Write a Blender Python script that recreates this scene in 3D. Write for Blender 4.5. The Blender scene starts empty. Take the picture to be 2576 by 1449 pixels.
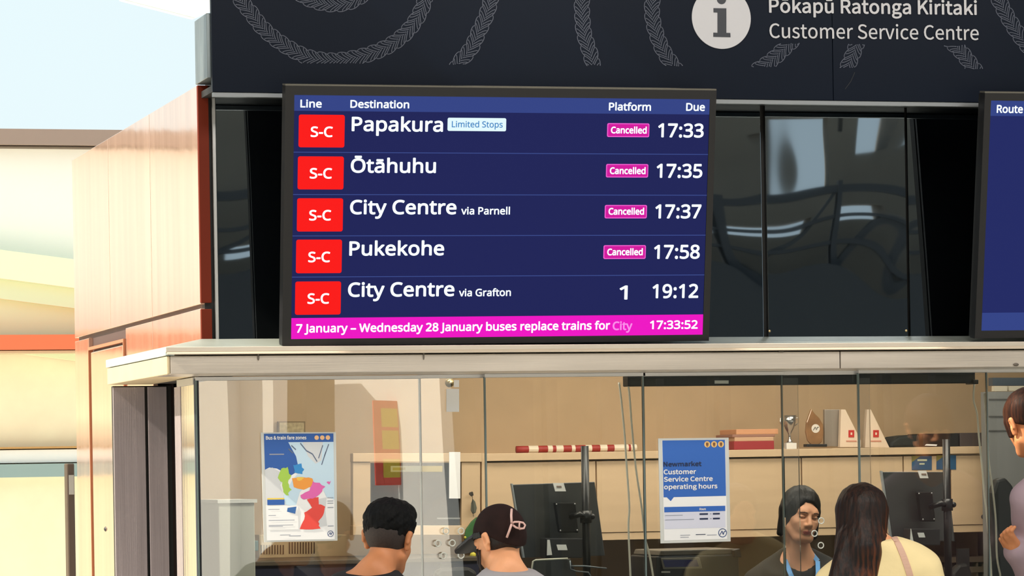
import bpy, bmesh, math, os, random
import numpy as np
from mathutils import Vector, Matrix

random.seed(7)
SC = bpy.context.scene
COL = SC.collection
# ---------------------------------------------------------------- camera
F_PX, ROLL, YAW, CX, CY, H = 8800.0, 0.0165, math.radians(15.75), 1288.0, 1185.0, 1.65
_c = 1 / math.hypot(1, ROLL); _s = ROLL * _c
ca, sa = math.cos(YAW), math.sin(YAW)
cam = bpy.data.cameras.new('camera')
cam.sensor_fit = 'HORIZONTAL'; cam.sensor_width = 36.0
cam.lens = 36.0 * F_PX / 2576.0
cam.shift_y = (CY - 724.5) / 2576.0
cam.clip_start = 0.1; cam.clip_end = 500
cam_o = bpy.data.objects.new('camera', cam); COL.objects.link(cam_o)
_R = Vector((ca, -sa, 0)); _F = Vector((sa, ca, 0)); _U = Vector((0, 0, 1))
_xc = _c * _R - _s * _U; _yc = _s * _R + _c * _U; _zc = -_F
cam_o.matrix_world = Matrix(((_xc.x, _yc.x, _zc.x, 0), (_xc.y, _yc.y, _zc.y, 0), (_xc.z, _yc.z, _zc.z, H), (0, 0, 0, 1)))
SC.camera = cam_o
SC.view_settings.view_transform = 'Standard'
SC.view_settings.look = 'None'
SC.view_settings.exposure = 0.0
SC.view_settings.gamma = 1.0
SC.view_settings.use_curve_mapping = False
SC.cycles.max_bounces = 8
SC.cycles.transparent_max_bounces = 16
SC.cycles.sample_clamp_indirect = 6.0
try:
    SC.cycles.use_denoising = True
except Exception:
    pass

def lin(c):
    out = []
    for v in c[:3]:
        v = v / 255.0
        out.append(v / 12.92 if v <= 0.04045 else ((v + 0.055) / 1.055) ** 2.4)
    return (out[0], out[1], out[2], 1.0)

# ---------------------------------------------------------------- sky, sun, lamps
W = bpy.data.worlds.new('sky'); SC.world = W; W.use_nodes = True
nt = W.node_tree; nt.nodes.clear()
_o = nt.nodes.new('ShaderNodeOutputWorld'); _b = nt.nodes.new('ShaderNodeBackground')
_tc = nt.nodes.new('ShaderNodeTexCoord'); _sx = nt.nodes.new('ShaderNodeSeparateXYZ'); _cr = nt.nodes.new('ShaderNodeValToRGB')
_cr.color_ramp.elements[0].position = 0.0; _cr.color_ramp.elements[0].color = (0.80, 0.90, 0.92, 1)
_cr.color_ramp.elements[1].position = 0.5; _cr.color_ramp.elements[1].color = (0.70, 0.87, 0.93, 1)
_e = _cr.color_ramp.elements.new(0.08); _e.color = (0.76, 0.89, 0.92, 1)
nt.links.new(_tc.outputs['Generated'], _sx.inputs[0]); nt.links.new(_sx.outputs['Z'], _cr.inputs[0])
nt.links.new(_cr.outputs[0], _b.inputs[0]); nt.links.new(_b.outputs[0], _o.inputs[0])
_b.inputs[1].default_value = 1.08

def lamp(name, kind, loc, energy, color, target=None, size=1.0, size_y=None, angle=None, spread=None):
    l = bpy.data.lights.new(name, kind); l.energy = energy; l.color = color
    if kind == 'AREA':
        l.size = size
        if size_y: l.shape = 'RECTANGLE'; l.size_y = size_y
        if spread: l.spread = spread
    if kind == 'SUN': l.angle = angle or 0.01
    if kind == 'POINT': l.shadow_soft_size = size
    o = bpy.data.objects.new(name, l); COL.objects.link(o); o.location = loc
    if target is not None:
        o.rotation_euler = (Vector(target) - Vector(loc)).to_track_quat('-Z', 'Y').to_euler()
    return o
_sd = Vector((-0.66, -0.06, 0.60))
lamp('sun', 'SUN', _sd * 40, 11.0, (1.0, 0.90, 0.72), (0, 0, 0), angle=0.012)
for i, x in enumerate((3.6, 4.9, 6.2)):                       # warm ceiling panels in the office
    lamp('office_light', 'AREA', (x, 14.9, 2.66), 14, (1.0, 0.88, 0.72), (x, 15.0, 0), 1.0, 0.5)
for i, x in enumerate((3.4, 4.6, 5.8)):                       # fill lamps added over the desk to brighten the clerk's face
    lamp('clerk_fill', 'AREA', (x, 13.42, 2.66), 22, (1.0, 0.90, 0.76), (x, 14.5, 1.3), 1.0, 0.4)
for i, x in enumerate((2.6, 4.6, 6.6)):                       # concourse ceiling lamps in front of the counter
    lamp('concourse_light', 'AREA', (x, 9.6, 4.6), 48, (1.0, 0.93, 0.85), (x + .3, 12.6, 1.4), 0.9, 0.9)

# ---------------------------------------------------------------- picture geometry helpers
def ray(px, py):
    dx = px - CX; dy = py - CY
    u = (dx * _c - dy * _s) / F_PX; v = -(dx * _s + dy * _c) / F_PX
    return Vector((u * ca + sa, -u * sa + ca, v))
def at(px, py, y):
    r = ray(px, py); return Vector((0, 0, H)) + r * (y / r.y)
def atx(px, py, x):
    r = ray(px, py); return Vector((0, 0, H)) + r * (x / r.x)

# ---------------------------------------------------------------- materials
MATS = {}
def _new(name):
    m = bpy.data.materials.new(name); m.use_nodes = True
    n = m.node_tree; n.nodes.clear()
    out = n.nodes.new('ShaderNodeOutputMaterial')
    return m, n, out
def mat(name, col, rough=0.5, metal=0.0, var=0.0, vscale=(6, 6, 6), bump=0.0, bscale=(30, 30, 30), spec=0.5, emit=None, estr=1.0, coat=0.0, detail=4.0, rvar=0.0):
    if name in MATS: return MATS[name]
    m, n, out = _new(name)
    p = n.nodes.new('ShaderNodeBsdfPrincipled'); n.links.new(p.outputs[0], out.inputs[0])
    c = lin(col)
    p.inputs['Base Color'].default_value = c
    p.inputs['Roughness'].default_value = rough; p.inputs['Metallic'].default_value = metal
    p.inputs['Specular IOR Level'].default_value = spec
    p.inputs['Coat Weight'].default_value = coat
    if emit is not None:
        p.inputs['Emission Color'].default_value = lin(emit); p.inputs['Emission Strength'].default_value = estr
    if var > 0 or bump > 0 or rvar > 0:
        tc = n.nodes.new('ShaderNodeTexCoord')
        def noise(sc):
            mp = n.nodes.new('ShaderNodeMapping'); mp.inputs['Scale'].default_value = sc
            t = n.nodes.new('ShaderNodeTexNoise'); t.inputs['Scale'].default_value = 1.0; t.inputs['Detail'].default_value = detail
            n.links.new(tc.outputs['Object'], mp.inputs[0]); n.links.new(mp.outputs[0], t.inputs['Vector'])
            return t
        if var > 0 or rvar > 0:
            t = noise(vscale)
            if var > 0:
                r = n.nodes.new('ShaderNodeValToRGB')
                r.color_ramp.elements[0].position = 0.3; r.color_ramp.elements[1].position = 0.7
                r.color_ramp.elements[0].color = tuple(v * (1 - var) for v in c[:3]) + (1,)
                r.color_ramp.elements[1].color = tuple(min(1, v * (1 + var)) for v in c[:3]) + (1,)
                n.links.new(t.outputs['Fac'], r.inputs[0]); n.links.new(r.outputs[0], p.inputs['Base Color'])
            if rvar > 0:
                mr = n.nodes.new('ShaderNodeMapRange')
                mr.inputs['To Min'].default_value = max(0, rough - rvar); mr.inputs['To Max'].default_value = min(1, rough + rvar)
                n.links.new(t.outputs['Fac'], mr.inputs['Value']); n.links.new(mr.outputs[0], p.inputs['Roughness'])
        if bump > 0:
            t2 = noise(bscale)
            b = n.nodes.new('ShaderNodeBump'); b.inputs['Strength'].default_value = 1.0; b.inputs['Distance'].default_value = bump
            n.links.new(t2.outputs['Fac'], b.inputs['Height']); n.links.new(b.outputs[0], p.inputs['Normal'])
    MATS[name] = m
    return m
def glow(name, col, strength=1.0):                            # lit pixels of a display
    return mat('display_' + name, (1, 1, 2), 0.5, emit=col, estr=strength, spec=0.04)
def glass_mat(name, tint=(1, 1, 1), ior=1.5, gain=1.0, wave=0.0, wscale=(2, 2, 2), reflect_haze=0.0):
    if name in MATS: return MATS[name]
    m, n, out = _new(name)
    tr = n.nodes.new('ShaderNodeBsdfTransparent'); tr.inputs[0].default_value = tint + (1,)
    gl = n.nodes.new('ShaderNodeBsdfGlossy'); gl.inputs['Roughness'].default_value = 0.0
    fr = n.nodes.new('ShaderNodeFresnel'); fr.inputs['IOR'].default_value = ior
    mu = n.nodes.new('ShaderNodeMath'); mu.operation = 'MULTIPLY'; mu.inputs[1].default_value = gain; mu.use_clamp = True
    mx = n.nodes.new('ShaderNodeMixShader')
    n.links.new(fr.outputs[0], mu.inputs[0]); n.links.new(mu.outputs[0], mx.inputs[0])
    n.links.new(tr.outputs[0], mx.inputs[1]); n.links.new(gl.outputs[0], mx.inputs[2]); n.links.new(mx.outputs[0], out.inputs[0])
    if reflect_haze > 0:  # diffuse white stands in for the bright reflection of doubled glass
        df = n.nodes.new('ShaderNodeBsdfDiffuse'); df.inputs[0].default_value = (.85, .86, .88, 1); m2 = n.nodes.new('ShaderNodeMixShader'); m2.inputs[0].default_value = reflect_haze
        n.links.new(mx.outputs[0], m2.inputs[1]); n.links.new(df.outputs[0], m2.inputs[2]); n.links.new(m2.outputs[0], out.inputs[0])
    if wave > 0:
        tc = n.nodes.new('ShaderNodeTexCoord'); mp = n.nodes.new('ShaderNodeMapping'); mp.inputs['Scale'].default_value = wscale
        t = n.nodes.new('ShaderNodeTexNoise'); t.inputs['Scale'].default_value = 1.0; t.inputs['Detail'].default_value = 1.0
        b = n.nodes.new('ShaderNodeBump'); b.inputs['Strength'].default_value = 1.0; b.inputs['Distance'].default_value = wave
        n.links.new(tc.outputs['Object'], mp.inputs[0]); n.links.new(mp.outputs[0], t.inputs['Vector'])
        n.links.new(t.outputs['Fac'], b.inputs['Height']); n.links.new(b.outputs[0], gl.inputs['Normal'])
    MATS[name] = m
    return m

# ---------------------------------------------------------------- mesh builders
BASE = {}
def tag(o, label=None, cat=None, group=None, kind=None):
    if label: o['label'] = label
    if cat: o['category'] = cat
    if group: o['group'] = group
    if kind: o['kind'] = kind
    return o
def empty(name, loc, label=None, cat=None, group=None):
    o = bpy.data.objects.new(name, None); COL.objects.link(o); o.location = loc; o.empty_display_size = 0.1
    BASE[o.name] = Vector(loc)
    return tag(o, label, cat, group)
class MB:
    def __init__(s): s.v = []; s.f = []; s.m = []
    def add(s, vs, fs, mi=0):
        b = len(s.v); s.v += [tuple(v) for v in vs]
        s.f += [tuple(b + i for i in f) for f in fs]; s.m += [mi] * len(fs)
        return s
    def hexa(s, a, b, mi=0):          # two quads of four points, same winding
        return s.add(list(a) + list(b), [(3, 2, 1, 0), (4, 5, 6, 7), (0, 1, 5, 4), (1, 2, 6, 5), (2, 3, 7, 6), (3, 0, 4, 7)], mi)
    def box(s, x0, x1, y0, y1, z0, z1, mi=0):
        a = [(x0, y0, z0), (x1, y0, z0), (x1, y1, z0), (x0, y1, z0)]
        return s.hexa(a, [(x, y, z1) for x, y, z in a], mi)
    def prism(s, pts, ext, mi=0):     # planar polygon pushed along a vector
        n = len(pts); pts = [Vector(p) for p in pts]; ext = Vector(ext)
        fs = [tuple(range(n)), tuple(range(2 * n - 1, n - 1, -1))]
        fs += [(i, (i + 1) % n, n + (i + 1) % n, n + i) for i in range(n)]
        return s.add(pts + [p + ext for p in pts], fs, mi)
    def poly(s, pts, mi=0): return s.add(pts, [tuple(range(len(pts)))], mi)
    def px(s, poly, y, th, mi=0):     # outline read off the photo, standing in the plane y, th thick away from the viewer
        return s.prism([at(a, b, y) for a, b in poly], (0, th, 0), mi)
    def pxbox(s, x0, y0, x1, y1, y, th, mi=0): return s.px([(x0, y0), (x0, y1), (x1, y1), (x1, y0)], y, th, mi)
    def tube(s, pts, r, n=8, mi=0, cap=True):
        pts = [Vector(p) for p in pts]; rs = r if isinstance(r, (list, tuple)) else [r] * len(pts)
        b = len(s.v); up = None
        for i, p in enumerate(pts):
            t = (pts[min(i + 1, len(pts) - 1)] - pts[max(i - 1, 0)]).normalized()
            if up is None:
                up = Vector((0, 0, 1)) if abs(t.z) < 0.9 else Vector((0, 1, 0))
            x = t.cross(up).normalized(); up = x.cross(t).normalized()
            for k in range(n):
                a = 2 * math.pi * k / n
                s.v.append(tuple(p + (x * math.cos(a) + up * math.sin(a)) * rs[i]))
        for i in range(len(pts) - 1):
            for k in range(n):
                k2 = (k + 1) % n
                s.f.append((b + i * n + k, b + i * n + k2, b + (i + 1) * n + k2, b + (i + 1) * n + k)); s.m.append(mi)
        if cap:
            s.f.append(tuple(b + k for k in range(n - 1, -1, -1))); s.m.append(mi)
            s.f.append(tuple(b + (len(pts) - 1) * n + k for k in range(n))); s.m.append(mi)
        return s
    def lathe(s, c, prof, n=24, mi=0, sx=1.0, sy=1.0):
        c = Vector(c); b = len(s.v)
        for r, z in prof:
            for k in range(n):
                a = 2 * math.pi * k / n
                s.v.append((c.x + r * math.cos(a) * sx, c.y + r * math.sin(a) * sy, c.z + z))
        for i in range(len(prof) - 1):
            for k in range(n):
                k2 = (k + 1) % n
                s.f.append((b + i * n + k, b + i * n + k2, b + (i + 1) * n + k2, b + (i + 1) * n + k)); s.m.append(mi)
        s.f.append(tuple(b + k for k in range(n - 1, -1, -1))); s.m.append(mi)
        s.f.append(tuple(b + (len(prof) - 1) * n + k for k in range(n))); s.m.append(mi)
        return s
    def ball(s, c, r, n=16, m=10, mi=0, sc=(1, 1, 1)):
        prof = [(max(1e-5, math.sin(math.pi * i / m)) * r, -math.cos(math.pi * i / m) * r * sc[2]) for i in range(m + 1)]
        return s.lathe(c, prof, n, mi, sc[0], sc[1])
    def ring(s, c, R, r, ax, ay, n=28, k=8, mi=0):  # torus in the plane of ax, ay
        c = Vector(c); ax = Vector(ax); ay = Vector(ay); nn = ax.cross(ay); b = len(s.v)
        for i in range(n):
            a = 2 * math.pi * i / n; d = ax * math.cos(a) + ay * math.sin(a)
            for j in range(k):
                q = 2 * math.pi * j / k
                s.v.append(tuple(c + d * (R + r * math.cos(q)) + nn * r * math.sin(q)))
        for i in range(n):
            for j in range(k):
                i2 = (i + 1) % n; j2 = (j + 1) % k
                s.f.append((b + i * k + j, b + i2 * k + j, b + i2 * k + j2, b + i * k + j2)); s.m.append(mi)
        return s
    def build(s, name, mats, parent=None, smooth=False, bevel=0.0, fixn=True, loc=None):
        me = bpy.data.meshes.new(name)
        off = Vector((0, 0, 0))
        if parent is not None: off = BASE[parent.name]
        elif loc is not None: off = Vector(loc)
        me.from_pydata([(v[0] - off.x, v[1] - off.y, v[2] - off.z) for v in s.v], [], s.f)
        for m in (mats if isinstance(mats, (list, tuple)) else [mats]): me.materials.append(m)
        if len(me.materials) > 1:
            for p, mi in zip(me.polygons, s.m): p.material_index = mi
        if fixn:
            bm = bmesh.new(); bm.from_mesh(me); bmesh.ops.recalc_face_normals(bm, faces=bm.faces); bm.to_mesh(me); bm.free()
        if smooth:
            for p in me.polygons: p.use_smooth = True
        me.update()
        o = bpy.data.objects.new(name, me); COL.objects.link(o)
        if parent is not None: o.parent = parent; BASE[o.name] = off
        else:
            o.location = off; BASE[o.name] = off
        if bevel > 0:
            b = o.modifiers.new('bevel', 'BEVEL'); b.width = bevel; b.segments = 2; b.limit_method = 'ANGLE'
        return o
def struct(name, mb, m, bevel=0.0, smooth=False):
    return tag(mb.build(name, m, bevel=bevel, smooth=smooth), kind='structure')

# ---------------------------------------------------------------- lettering
FD = bpy.utils.system_resource('DATAFILES', path='fonts') or ''
def _font(fn):
    try: return bpy.data.fonts.load(os.path.join(FD, fn))
    except Exception: return None
NOTO = _font('NotoSansHebrew-Regular.woff2'); SRC = _font('Noto Sans CJK Regular.woff2')
_capcache = {}
def _glyphs(body, font, res=4):
    cu = bpy.data.curves.new('t', 'FONT'); cu.body = body; cu.resolution_u = res; cu.fill_mode = 'BOTH'
    if font: cu.font = font
    o = bpy.data.objects.new('t', cu); COL.objects.link(o)
    bpy.context.view_layer.update()
    me = o.to_mesh()
    v = np.zeros(len(me.vertices) * 3); me.vertices.foreach_get('co', v); v = v.reshape(-1, 3)[:, :2].copy()
    f = [tuple(p.vertices) for p in me.polygons]
    o.to_mesh_clear(); bpy.data.objects.remove(o); bpy.data.curves.remove(cu)
    return v, f
def cap_height(font):
    k = font.name if font else ''
    if k not in _capcache: _capcache[k] = _glyphs('H', font)[0][:, 1].max()
    return _capcache[k]
class Plane:                                                   # a flat face with its own axes
    def __init__(s, o, x, z):
        s.o = Vector(o); s.x = Vector(x).normalized(); s.z = Vector(z).normalized(); s.n = s.x.cross(s.z).normalized()   # n points into the wall
        if s.n.y < 0: s.n = -s.n
    def loc(s, px, py):
        r = ray(px, py); c = Vector((0, 0, H)); t = (s.o - c).dot(s.n) / r.dot(s.n); p = c + r * t - s.o
        return p.dot(s.x), p.dot(s.z)
    def pt(s, a, b, d=0.0): return s.o + s.x * a + s.z * b - s.n * d     # d = height in front of the face
    def pp(s, px, py, d=0.0): return s.pt(*s.loc(px, py), d)
def word_parts(mb, n):                                          # one builder per word, cut at the widest gaps
    xs = sorted(range(len(mb.v)), key=lambda i: mb.v[i][0]); gaps = sorted(((mb.v[b][0] - mb.v[a][0], mb.v[a][0]) for a, b in zip(xs, xs[1:])), reverse=True)[:n - 1]
    cuts = sorted(g[1] + g[0] / 2 for g in gaps); out = [MB() for _ in range(n)]
    for f in mb.f:
        w = sum(mb.v[f[0]][0] > c for c in cuts); out[w].add([mb.v[i] for i in f], [tuple(range(len(f)))])
    return out
def lettering(mb, body, font, pl, x0, x1, yb, cap, bold=0.0, d=0.002, mi=0, yb1=None):
    """body between photo columns x0..x1 on baseline yb (at x0) with capitals cap photo rows high"""
    v, f = _glyphs(body, font)
    if len(v) == 0: return
    ch = cap_height(font)
    a0, b0 = pl.loc(x0, yb); a1, b1 = pl.loc(x1, yb if yb1 is None else yb1); _, bt = pl.loc(x0, yb - cap)
    xmin, xmax = v[:, 0].min(), v[:, 0].max(); sy = (bt - b0) / ch; bw = bold * abs(sy) * ch
    sx = (a1 - a0 - 2 * bw) / (xmax - xmin)
    offs = [(0, 0)] + ([(bw * math.cos(k * math.pi / 4), bw * math.sin(k * math.pi / 4)) for k in range(8)] if bold else [])
    for i, (ox, oy) in enumerate(offs):
        A = a0 + bw + (v[:, 0] - xmin) * sx + ox
        B = b0 + v[:, 1] * sy * (1 - 2 * bold * .9) + oy + bw
        if yb1 is not None: B = B + (b1 - b0) * (A - a0) / max(1e-6, a1 - a0)
        mb.add([pl.pt(p, q, d + 0.00012 * i) for p, q in zip(A, B)], f, mi)

# ================================================================= MATERIALS
M_steel = mat('brushed_steel', (196, 186, 176), 0.32, 0.5, var=0.10, vscale=(1.2, 1.2, 14), bump=0.0006, bscale=(3, 3, 220), rvar=0.08)
M_steelv = mat('brushed_steel_upright', (168, 158, 164), 0.26, 0.5, var=0.12, vscale=(30, 30, 1.0), bump=0.0004, bscale=(200, 200, 3), rvar=0.06)
M_copper = mat('copper_cladding', (232, 197, 176), 0.075, 0.8, var=0.11, vscale=(13, 13, 0.5), bump=0.0028, bscale=(1.6, 1.6, 1.0), rvar=0.04, detail=3)
M_rust = mat('painted_red_oxide', (92, 28, 10), 0.55, spec=.15)
M_black = mat('black_gap', (8, 8, 9), 0.6)
M_navy = mat('navy_fascia', (3, 12, 27), 0.42, 0.0, spec=0.10, var=0.06, vscale=(1.5, 1.5, 1.5))
M_casing = mat('monitor_casing', (20, 20, 23), 0.42, spec=0.3)
M_floor = mat('concourse_tiles', (120, 116, 110), 0.35, var=0.1, vscale=(3, 3, 3))
M_tan = mat('office_wall_paint', (178, 152, 120), 0.75, var=0.04)
M_beige = mat('beige_laminate', (208, 180, 146), 0.45, var=0.05, vscale=(2, 2, 20))
M_cream = mat('cream_render', (255, 240, 208), 0.8, var=0.03)
M_white = mat('white_paint', (245, 244, 240), 0.6)
M_paper = mat('white_paper', (238, 238, 240), 0.7)
M_dark = mat('dark_plastic', (28, 29, 32), 0.45)
M_alu = mat('aluminium', (190, 190, 192), 0.35, 0.9)
M_edge = mat('glass_edge', (96, 112, 112), 0.25, spec=0.6)
M_pane = glass_mat('clear_glass', (0.96, 0.985, 0.975), 1.5, 2.5, 0.0022, (1.3, 1.3, 0.5))
M_blackglass = None

# ================================================================= SETTING
YG = 13.05                                                     # plane of the glass front
XW = at(497, 215, YG).x                                        # plane of the copper return wall
Z = lambda px, py, y: at(px, py, y).z
Zlip, Zband = Z(420, 873, 12.75), Z(490, 941, 12.75)
Zfas = Z(535, 233, 12.80)
Zg0, Zg1 = Z(545, 866, YG), Z(545, 238, YG)
def ywall(px, x): return atx(px, 600, x).y
YB = ywall(184, XW)

struct('floor', MB().box(-40, 40, -30, 40, -0.2, 0.0), mat('light_paving', (206, 201, 192), 0.6, var=0.08, vscale=(2, 2, 2)))
# copper wall on the left: backing, panels with open joints, flush access door
YU = 14.10                                                     # face of the steel uprights in the recess under the canopy end
wl = struct('wall_left', MB().box(XW + .02, XW + .09, YG + .02, YB, Zband + .06, Z(497, 215, YG) - .004).box(XW + .02, XW + .09, YU + .06, YB, 0, Zband + .06), mat('dark_joint', (70, 52, 50), 0.6))
zj = Z(503, 770, YG); zt = Z(497, 214, YG)
ys = [YG + .01, ywall(380, XW), ywall(275, XW), YB]
for a, b in zip(ys, ys[1:]):
    MB().box(XW, XW + .02, a + .003, b - .003, zj + .008, zt).build('copper_panel', M_copper, wl, bevel=.002)
for a, b, z in ((ys[0], ys[1], Zband + .06), (ys[1], ywall(312, XW), .02), (ywall(219, XW), YB, .02)):
    MB().box(XW, XW + .02, a + .003, b - .003, z, zj - .008).build('copper_panel', M_copper, wl, bevel=.002)
d = tag(MB().box(XW - .004, XW + .02, ywall(306, XW), ywall(226, XW), .02, atx(250, 882, XW).z).build('door_1', M_copper, bevel=.004), kind='structure')
m = MB(); ya, yb_, zd = ywall(309, XW), ywall(222, XW), atx(250, 868, XW).z
m.box(XW - .008, XW + .012, ya - .012, ya, 0, zd); m.box(XW - .008, XW + .012, yb_, yb_ + .012, 0, zd); m.box(XW - .008, XW + .012, ya, yb_, zd - .014, zd)
m.build('door_frame', mat('copper_trim', (205, 140, 108), 0.25, 0.6), d)
m = MB(); p = atx(268, 1331, XW); m.ball(p, .012, 12, 8); m.build('door_lock', M_dark, d, smooth=True)
# rust coloured end strip, black shadow gap, thin silver edge
m = MB()
m.box(at(500, 500, YG).x, at(527, 500, YG).x, YG - .012, YG + .01, zj + .012, zt - .002)
m.box(at(500, 500, YG).x, at(527, 500, YG).x, YG - .012, YG + .01, Zg0, zj - .012)
struct('trim_1', m, M_rust, bevel=.002)
struct('trim_2', MB().box(at(512, 500, YG).x, at(545, 500, YG).x, YG + .012, YG + .06, Zg0 - .03, zt), M_black)
struct('trim_3', MB().box(at(538, 500, YG - .02).x, at(545, 500, YG - .02).x, YG - .02, YG + .01, Zg0 + .0, Zg1), M_alu)
# wall behind the black glass
struct('wall_front', MB().box(XW + .06, 9.0, YG + .02, YG + .16, Zg0 - .05, Z(496, 52, YG) - .01), M_black)
# black glass cladding
def black_glass(name, wave, sc):
    m, n, out = _new(name)
    p = n.nodes.new('ShaderNodeBsdfPrincipled'); n.links.new(p.outputs[0], out.inputs[0])
    p.inputs['Base Color'].default_value = (0.27, 0.31, 0.35, 1); p.inputs['Metallic'].default_value = 1.0; p.inputs['Roughness'].default_value = 0.015
    tc = n.nodes.new('ShaderNodeTexCoord'); mp = n.nodes.new('ShaderNodeMapping'); mp.inputs['Scale'].default_value = sc
    t = n.nodes.new('ShaderNodeTexNoise'); t.inputs['Scale'].default_value = 1.0; t.inputs['Detail'].default_value = 1.0
    b = n.nodes.new('ShaderNodeBump'); b.inputs['Strength'].default_value = 1.0; b.inputs['Distance'].default_value = wave
    n.links.new(tc.outputs['Object'], mp.inputs[0]); n.links.new(mp.outputs[0], t.inputs['Vector'])
    n.links.new(t.outputs['Fac'], b.inputs['Height']); n.links.new(b.outputs[0], p.inputs['Normal'])
    return m
M_blackglass = black_glass('polished_black_glass', 0.011, (1.25, 1.25, 1.1))
for i, (a, b) in enumerate(((545, 1915), (1927, 2278), (2284, 2720))):
    o = tag(MB().box(at(a, 500, YG).x, at(b, 500, YG).x, YG - .004, YG + .008, Zg0, Zg1 + .05).build('black_glass_panel', M_blackglass, loc=(at(a, 500, YG).x, YG, Zg0), bevel=.0015),
        ('black mirror glass wall panel behind the large departures screen', 'black mirror glass wall panel between the two screens, reflecting windows', 'black mirror glass wall panel behind the right-hand screen')[i], 'wall panel')
for i, (a, b) in enumerate(((1936, 833), (2280, 832), (2053, 853))):
    p = at(a, b, YG - .006)
    tag(MB().ball(p, .0055, 10, 6, sc=(1, .5, 1)).build('screw_head', mat('brass', (214, 186, 140), .3, .9), smooth=True, loc=p),
        ('brass screw at bottom left corner of the middle black glass panel', 'brass screw at bottom right corner of the middle black glass panel', 'brass screw just above the steel ledge between the screens')[i], 'screw')

# fascia box, steel return and the strip under it
zs = Z(497, 212, YG); zsT = Z(496, 52, YG)
m = MB().box(XW - .004, 9.0, 12.832, YG + .02, zs, zsT)
struct('trim_4', m, mat('galvanised_return', (132, 142, 146), .42, .85, var=.22, vscale=(14, 14, 3)), bevel=.002)
struct('trim_5', MB().box(at(537, 236, 12.8).x, 9.0, 12.806, 12.83, Zfas - .014, Zfas + .002), mat('grey_strip', (132, 136, 140), .35, .7))
struct('trim_6', MB().box(at(537, 236, 12.8).x, 9.0, 12.83, YG + .0, Zfas + .005, Zfas + .03), M_black)

# canopy: steel band, rolled lip, sloping flashing
xc = at(419, 873, 12.75).x
can = empty('canopy', (xc, 12.75, Zband), 'long brushed steel canopy band over the ticket counter glass', 'canopy')
yc1 = atx(269, 904, xc).y
zl2 = Z(420, 893, 12.75)
seam = at(2114, 890, 12.75).x
for a, b in ((xc + .013, seam - .002), (seam + .002, 9.0)):
    MB().box(a, b, 12.752, YG + .03, Zband, zl2 - .004).build('front_band', M_steel, can, bevel=.003)
m = MB()
m.prism([(xc - .004, 12.742, Zlip), (xc - .004, 12.742, zl2 + .012), (xc - .004, 12.765, zl2), (xc - .004, 12.80, zl2), (xc - .004, 12.80, Zlip)], (9.0 - xc, 0, 0))
m.build('lip', mat('lip_steel', (204, 194, 182), .33, .45, var=.06, vscale=(2, 2, 30)), can, bevel=.0015)
m = MB(); zc0 = Z(1800, 879, 12.74)
m.prism([(xc, 12.752, zc0 + .012), (xc, 12.736, zc0 - .002), (xc, 12.736, zc0 - .005), (xc, 12.752, zc0 - .005)], (9.0 - xc, 0, 0))
m.build('ledge_strip', mat('ledge_steel', (204, 190, 172), .4, .3), can)
M_end = mat('end_steel', (192, 174, 142), .5, .2, var=.05)
MB().box(xc, XW - .004, YG + .031, yc1, Zband, zl2 - .004).box(xc, xc + .012, 12.752, YG + .031, Zband, zl2 - .004).build('end_band', M_end, can, bevel=.003)
m = MB().box(xc - .005, xc + .03, 12.75, yc1, zl2 - .002, Zlip)
m.build('end_lip', mat('dented_flashing', (190, 205, 208), .4, .5, var=.2, vscale=(20, 20, 20)), can, bevel=.002)
m = MB(); q = at(503, 853, YG); zl = Zlip - .001; yw_ = YG - .012
def sheet(P_): m.hexa([(p[0], p[1], p[2] - .02) for p in P_], P_)
sheet([(xc, 12.80, zl), (9, 12.80, zl), (9, yw_, q.z - .012), (XW - .004, yw_, q.z)])
sheet([(xc, 12.80, zl), (XW - .004, yw_, q.z), (XW - .004, yc1, q.z), (xc, yc1, zl)])
m.build('flashing', mat('zinc_flashing', (150, 156, 150), .5, .4, var=.1), can)
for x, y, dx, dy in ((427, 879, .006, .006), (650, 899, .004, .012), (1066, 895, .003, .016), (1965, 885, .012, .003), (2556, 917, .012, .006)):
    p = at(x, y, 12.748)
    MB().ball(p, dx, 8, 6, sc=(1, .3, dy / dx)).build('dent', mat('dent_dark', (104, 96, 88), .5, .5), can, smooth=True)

# steel side of the booth under the canopy end (two upright panels and black joints)
xu = lambda px: at(px, 1150, YU).x
sp = empty('steel_side_panel', (xu(355), YU, 0), 'pair of tall brushed steel upright panels under the canopy end', 'steel panel')
for a, b in ((287, 367), (374, 422)):
    MB().box(xu(a), xu(b), YU, YU + .012, 0, Zband - .010).build('panel', M_steelv, sp, bevel=.002)
MB().box(xu(288), xu(434), YU + .014, YU + .05, 0, Zband - .006).build('joint', M_black, sp)
# booth glazing -------------------------------------------------
def yz(px, y): return at(px, 1100, y).x
xg = yz(493, YG)
def pane(i, a, b, y, hy0, hy1, hd=0.0, edges=(1, 1), tint=None):
    x0, x1 = yz(a, y), yz(b, y)
    o = tag(MB().box(x0 + .002, x1 - .002, y, y + .010, .98, Z((a + b) / 2, hy1, y) + .006).build('window_%d' % i, M_pane, bevel=0), kind='structure')
    m = MB()
    if edges[0]: m.box(x0, x0 + .006, y - .001, y + .012, .98, Z(a, hy1, y))
    if edges[1]: m.box(x1 - .004, x1, y - .001, y + .012, .98, Z(b, hy1, y))
    if m.v: m.build('pane_edge', M_edge, o)
    MB().box(x0, x1, y - .012 + hd, y + .03, Z((a + b) / 2, hy1, y), Z((a + b) / 2, hy0, y)).build('head_rail', M_alu, o, bevel=.001)
    return o
pane(1, 493, 1062, YG, 946, 955, edges=(1, 0))
pane(2, 1056, 1224, YG + .03, 942, 951, hd=.01, edges=(1, 0))
pane(3, 1220, 1624, YG, 939, 948, edges=(1, 0))
pane(4, 1618, 1974, YG, 936, 945, edges=(1, 0))
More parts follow.
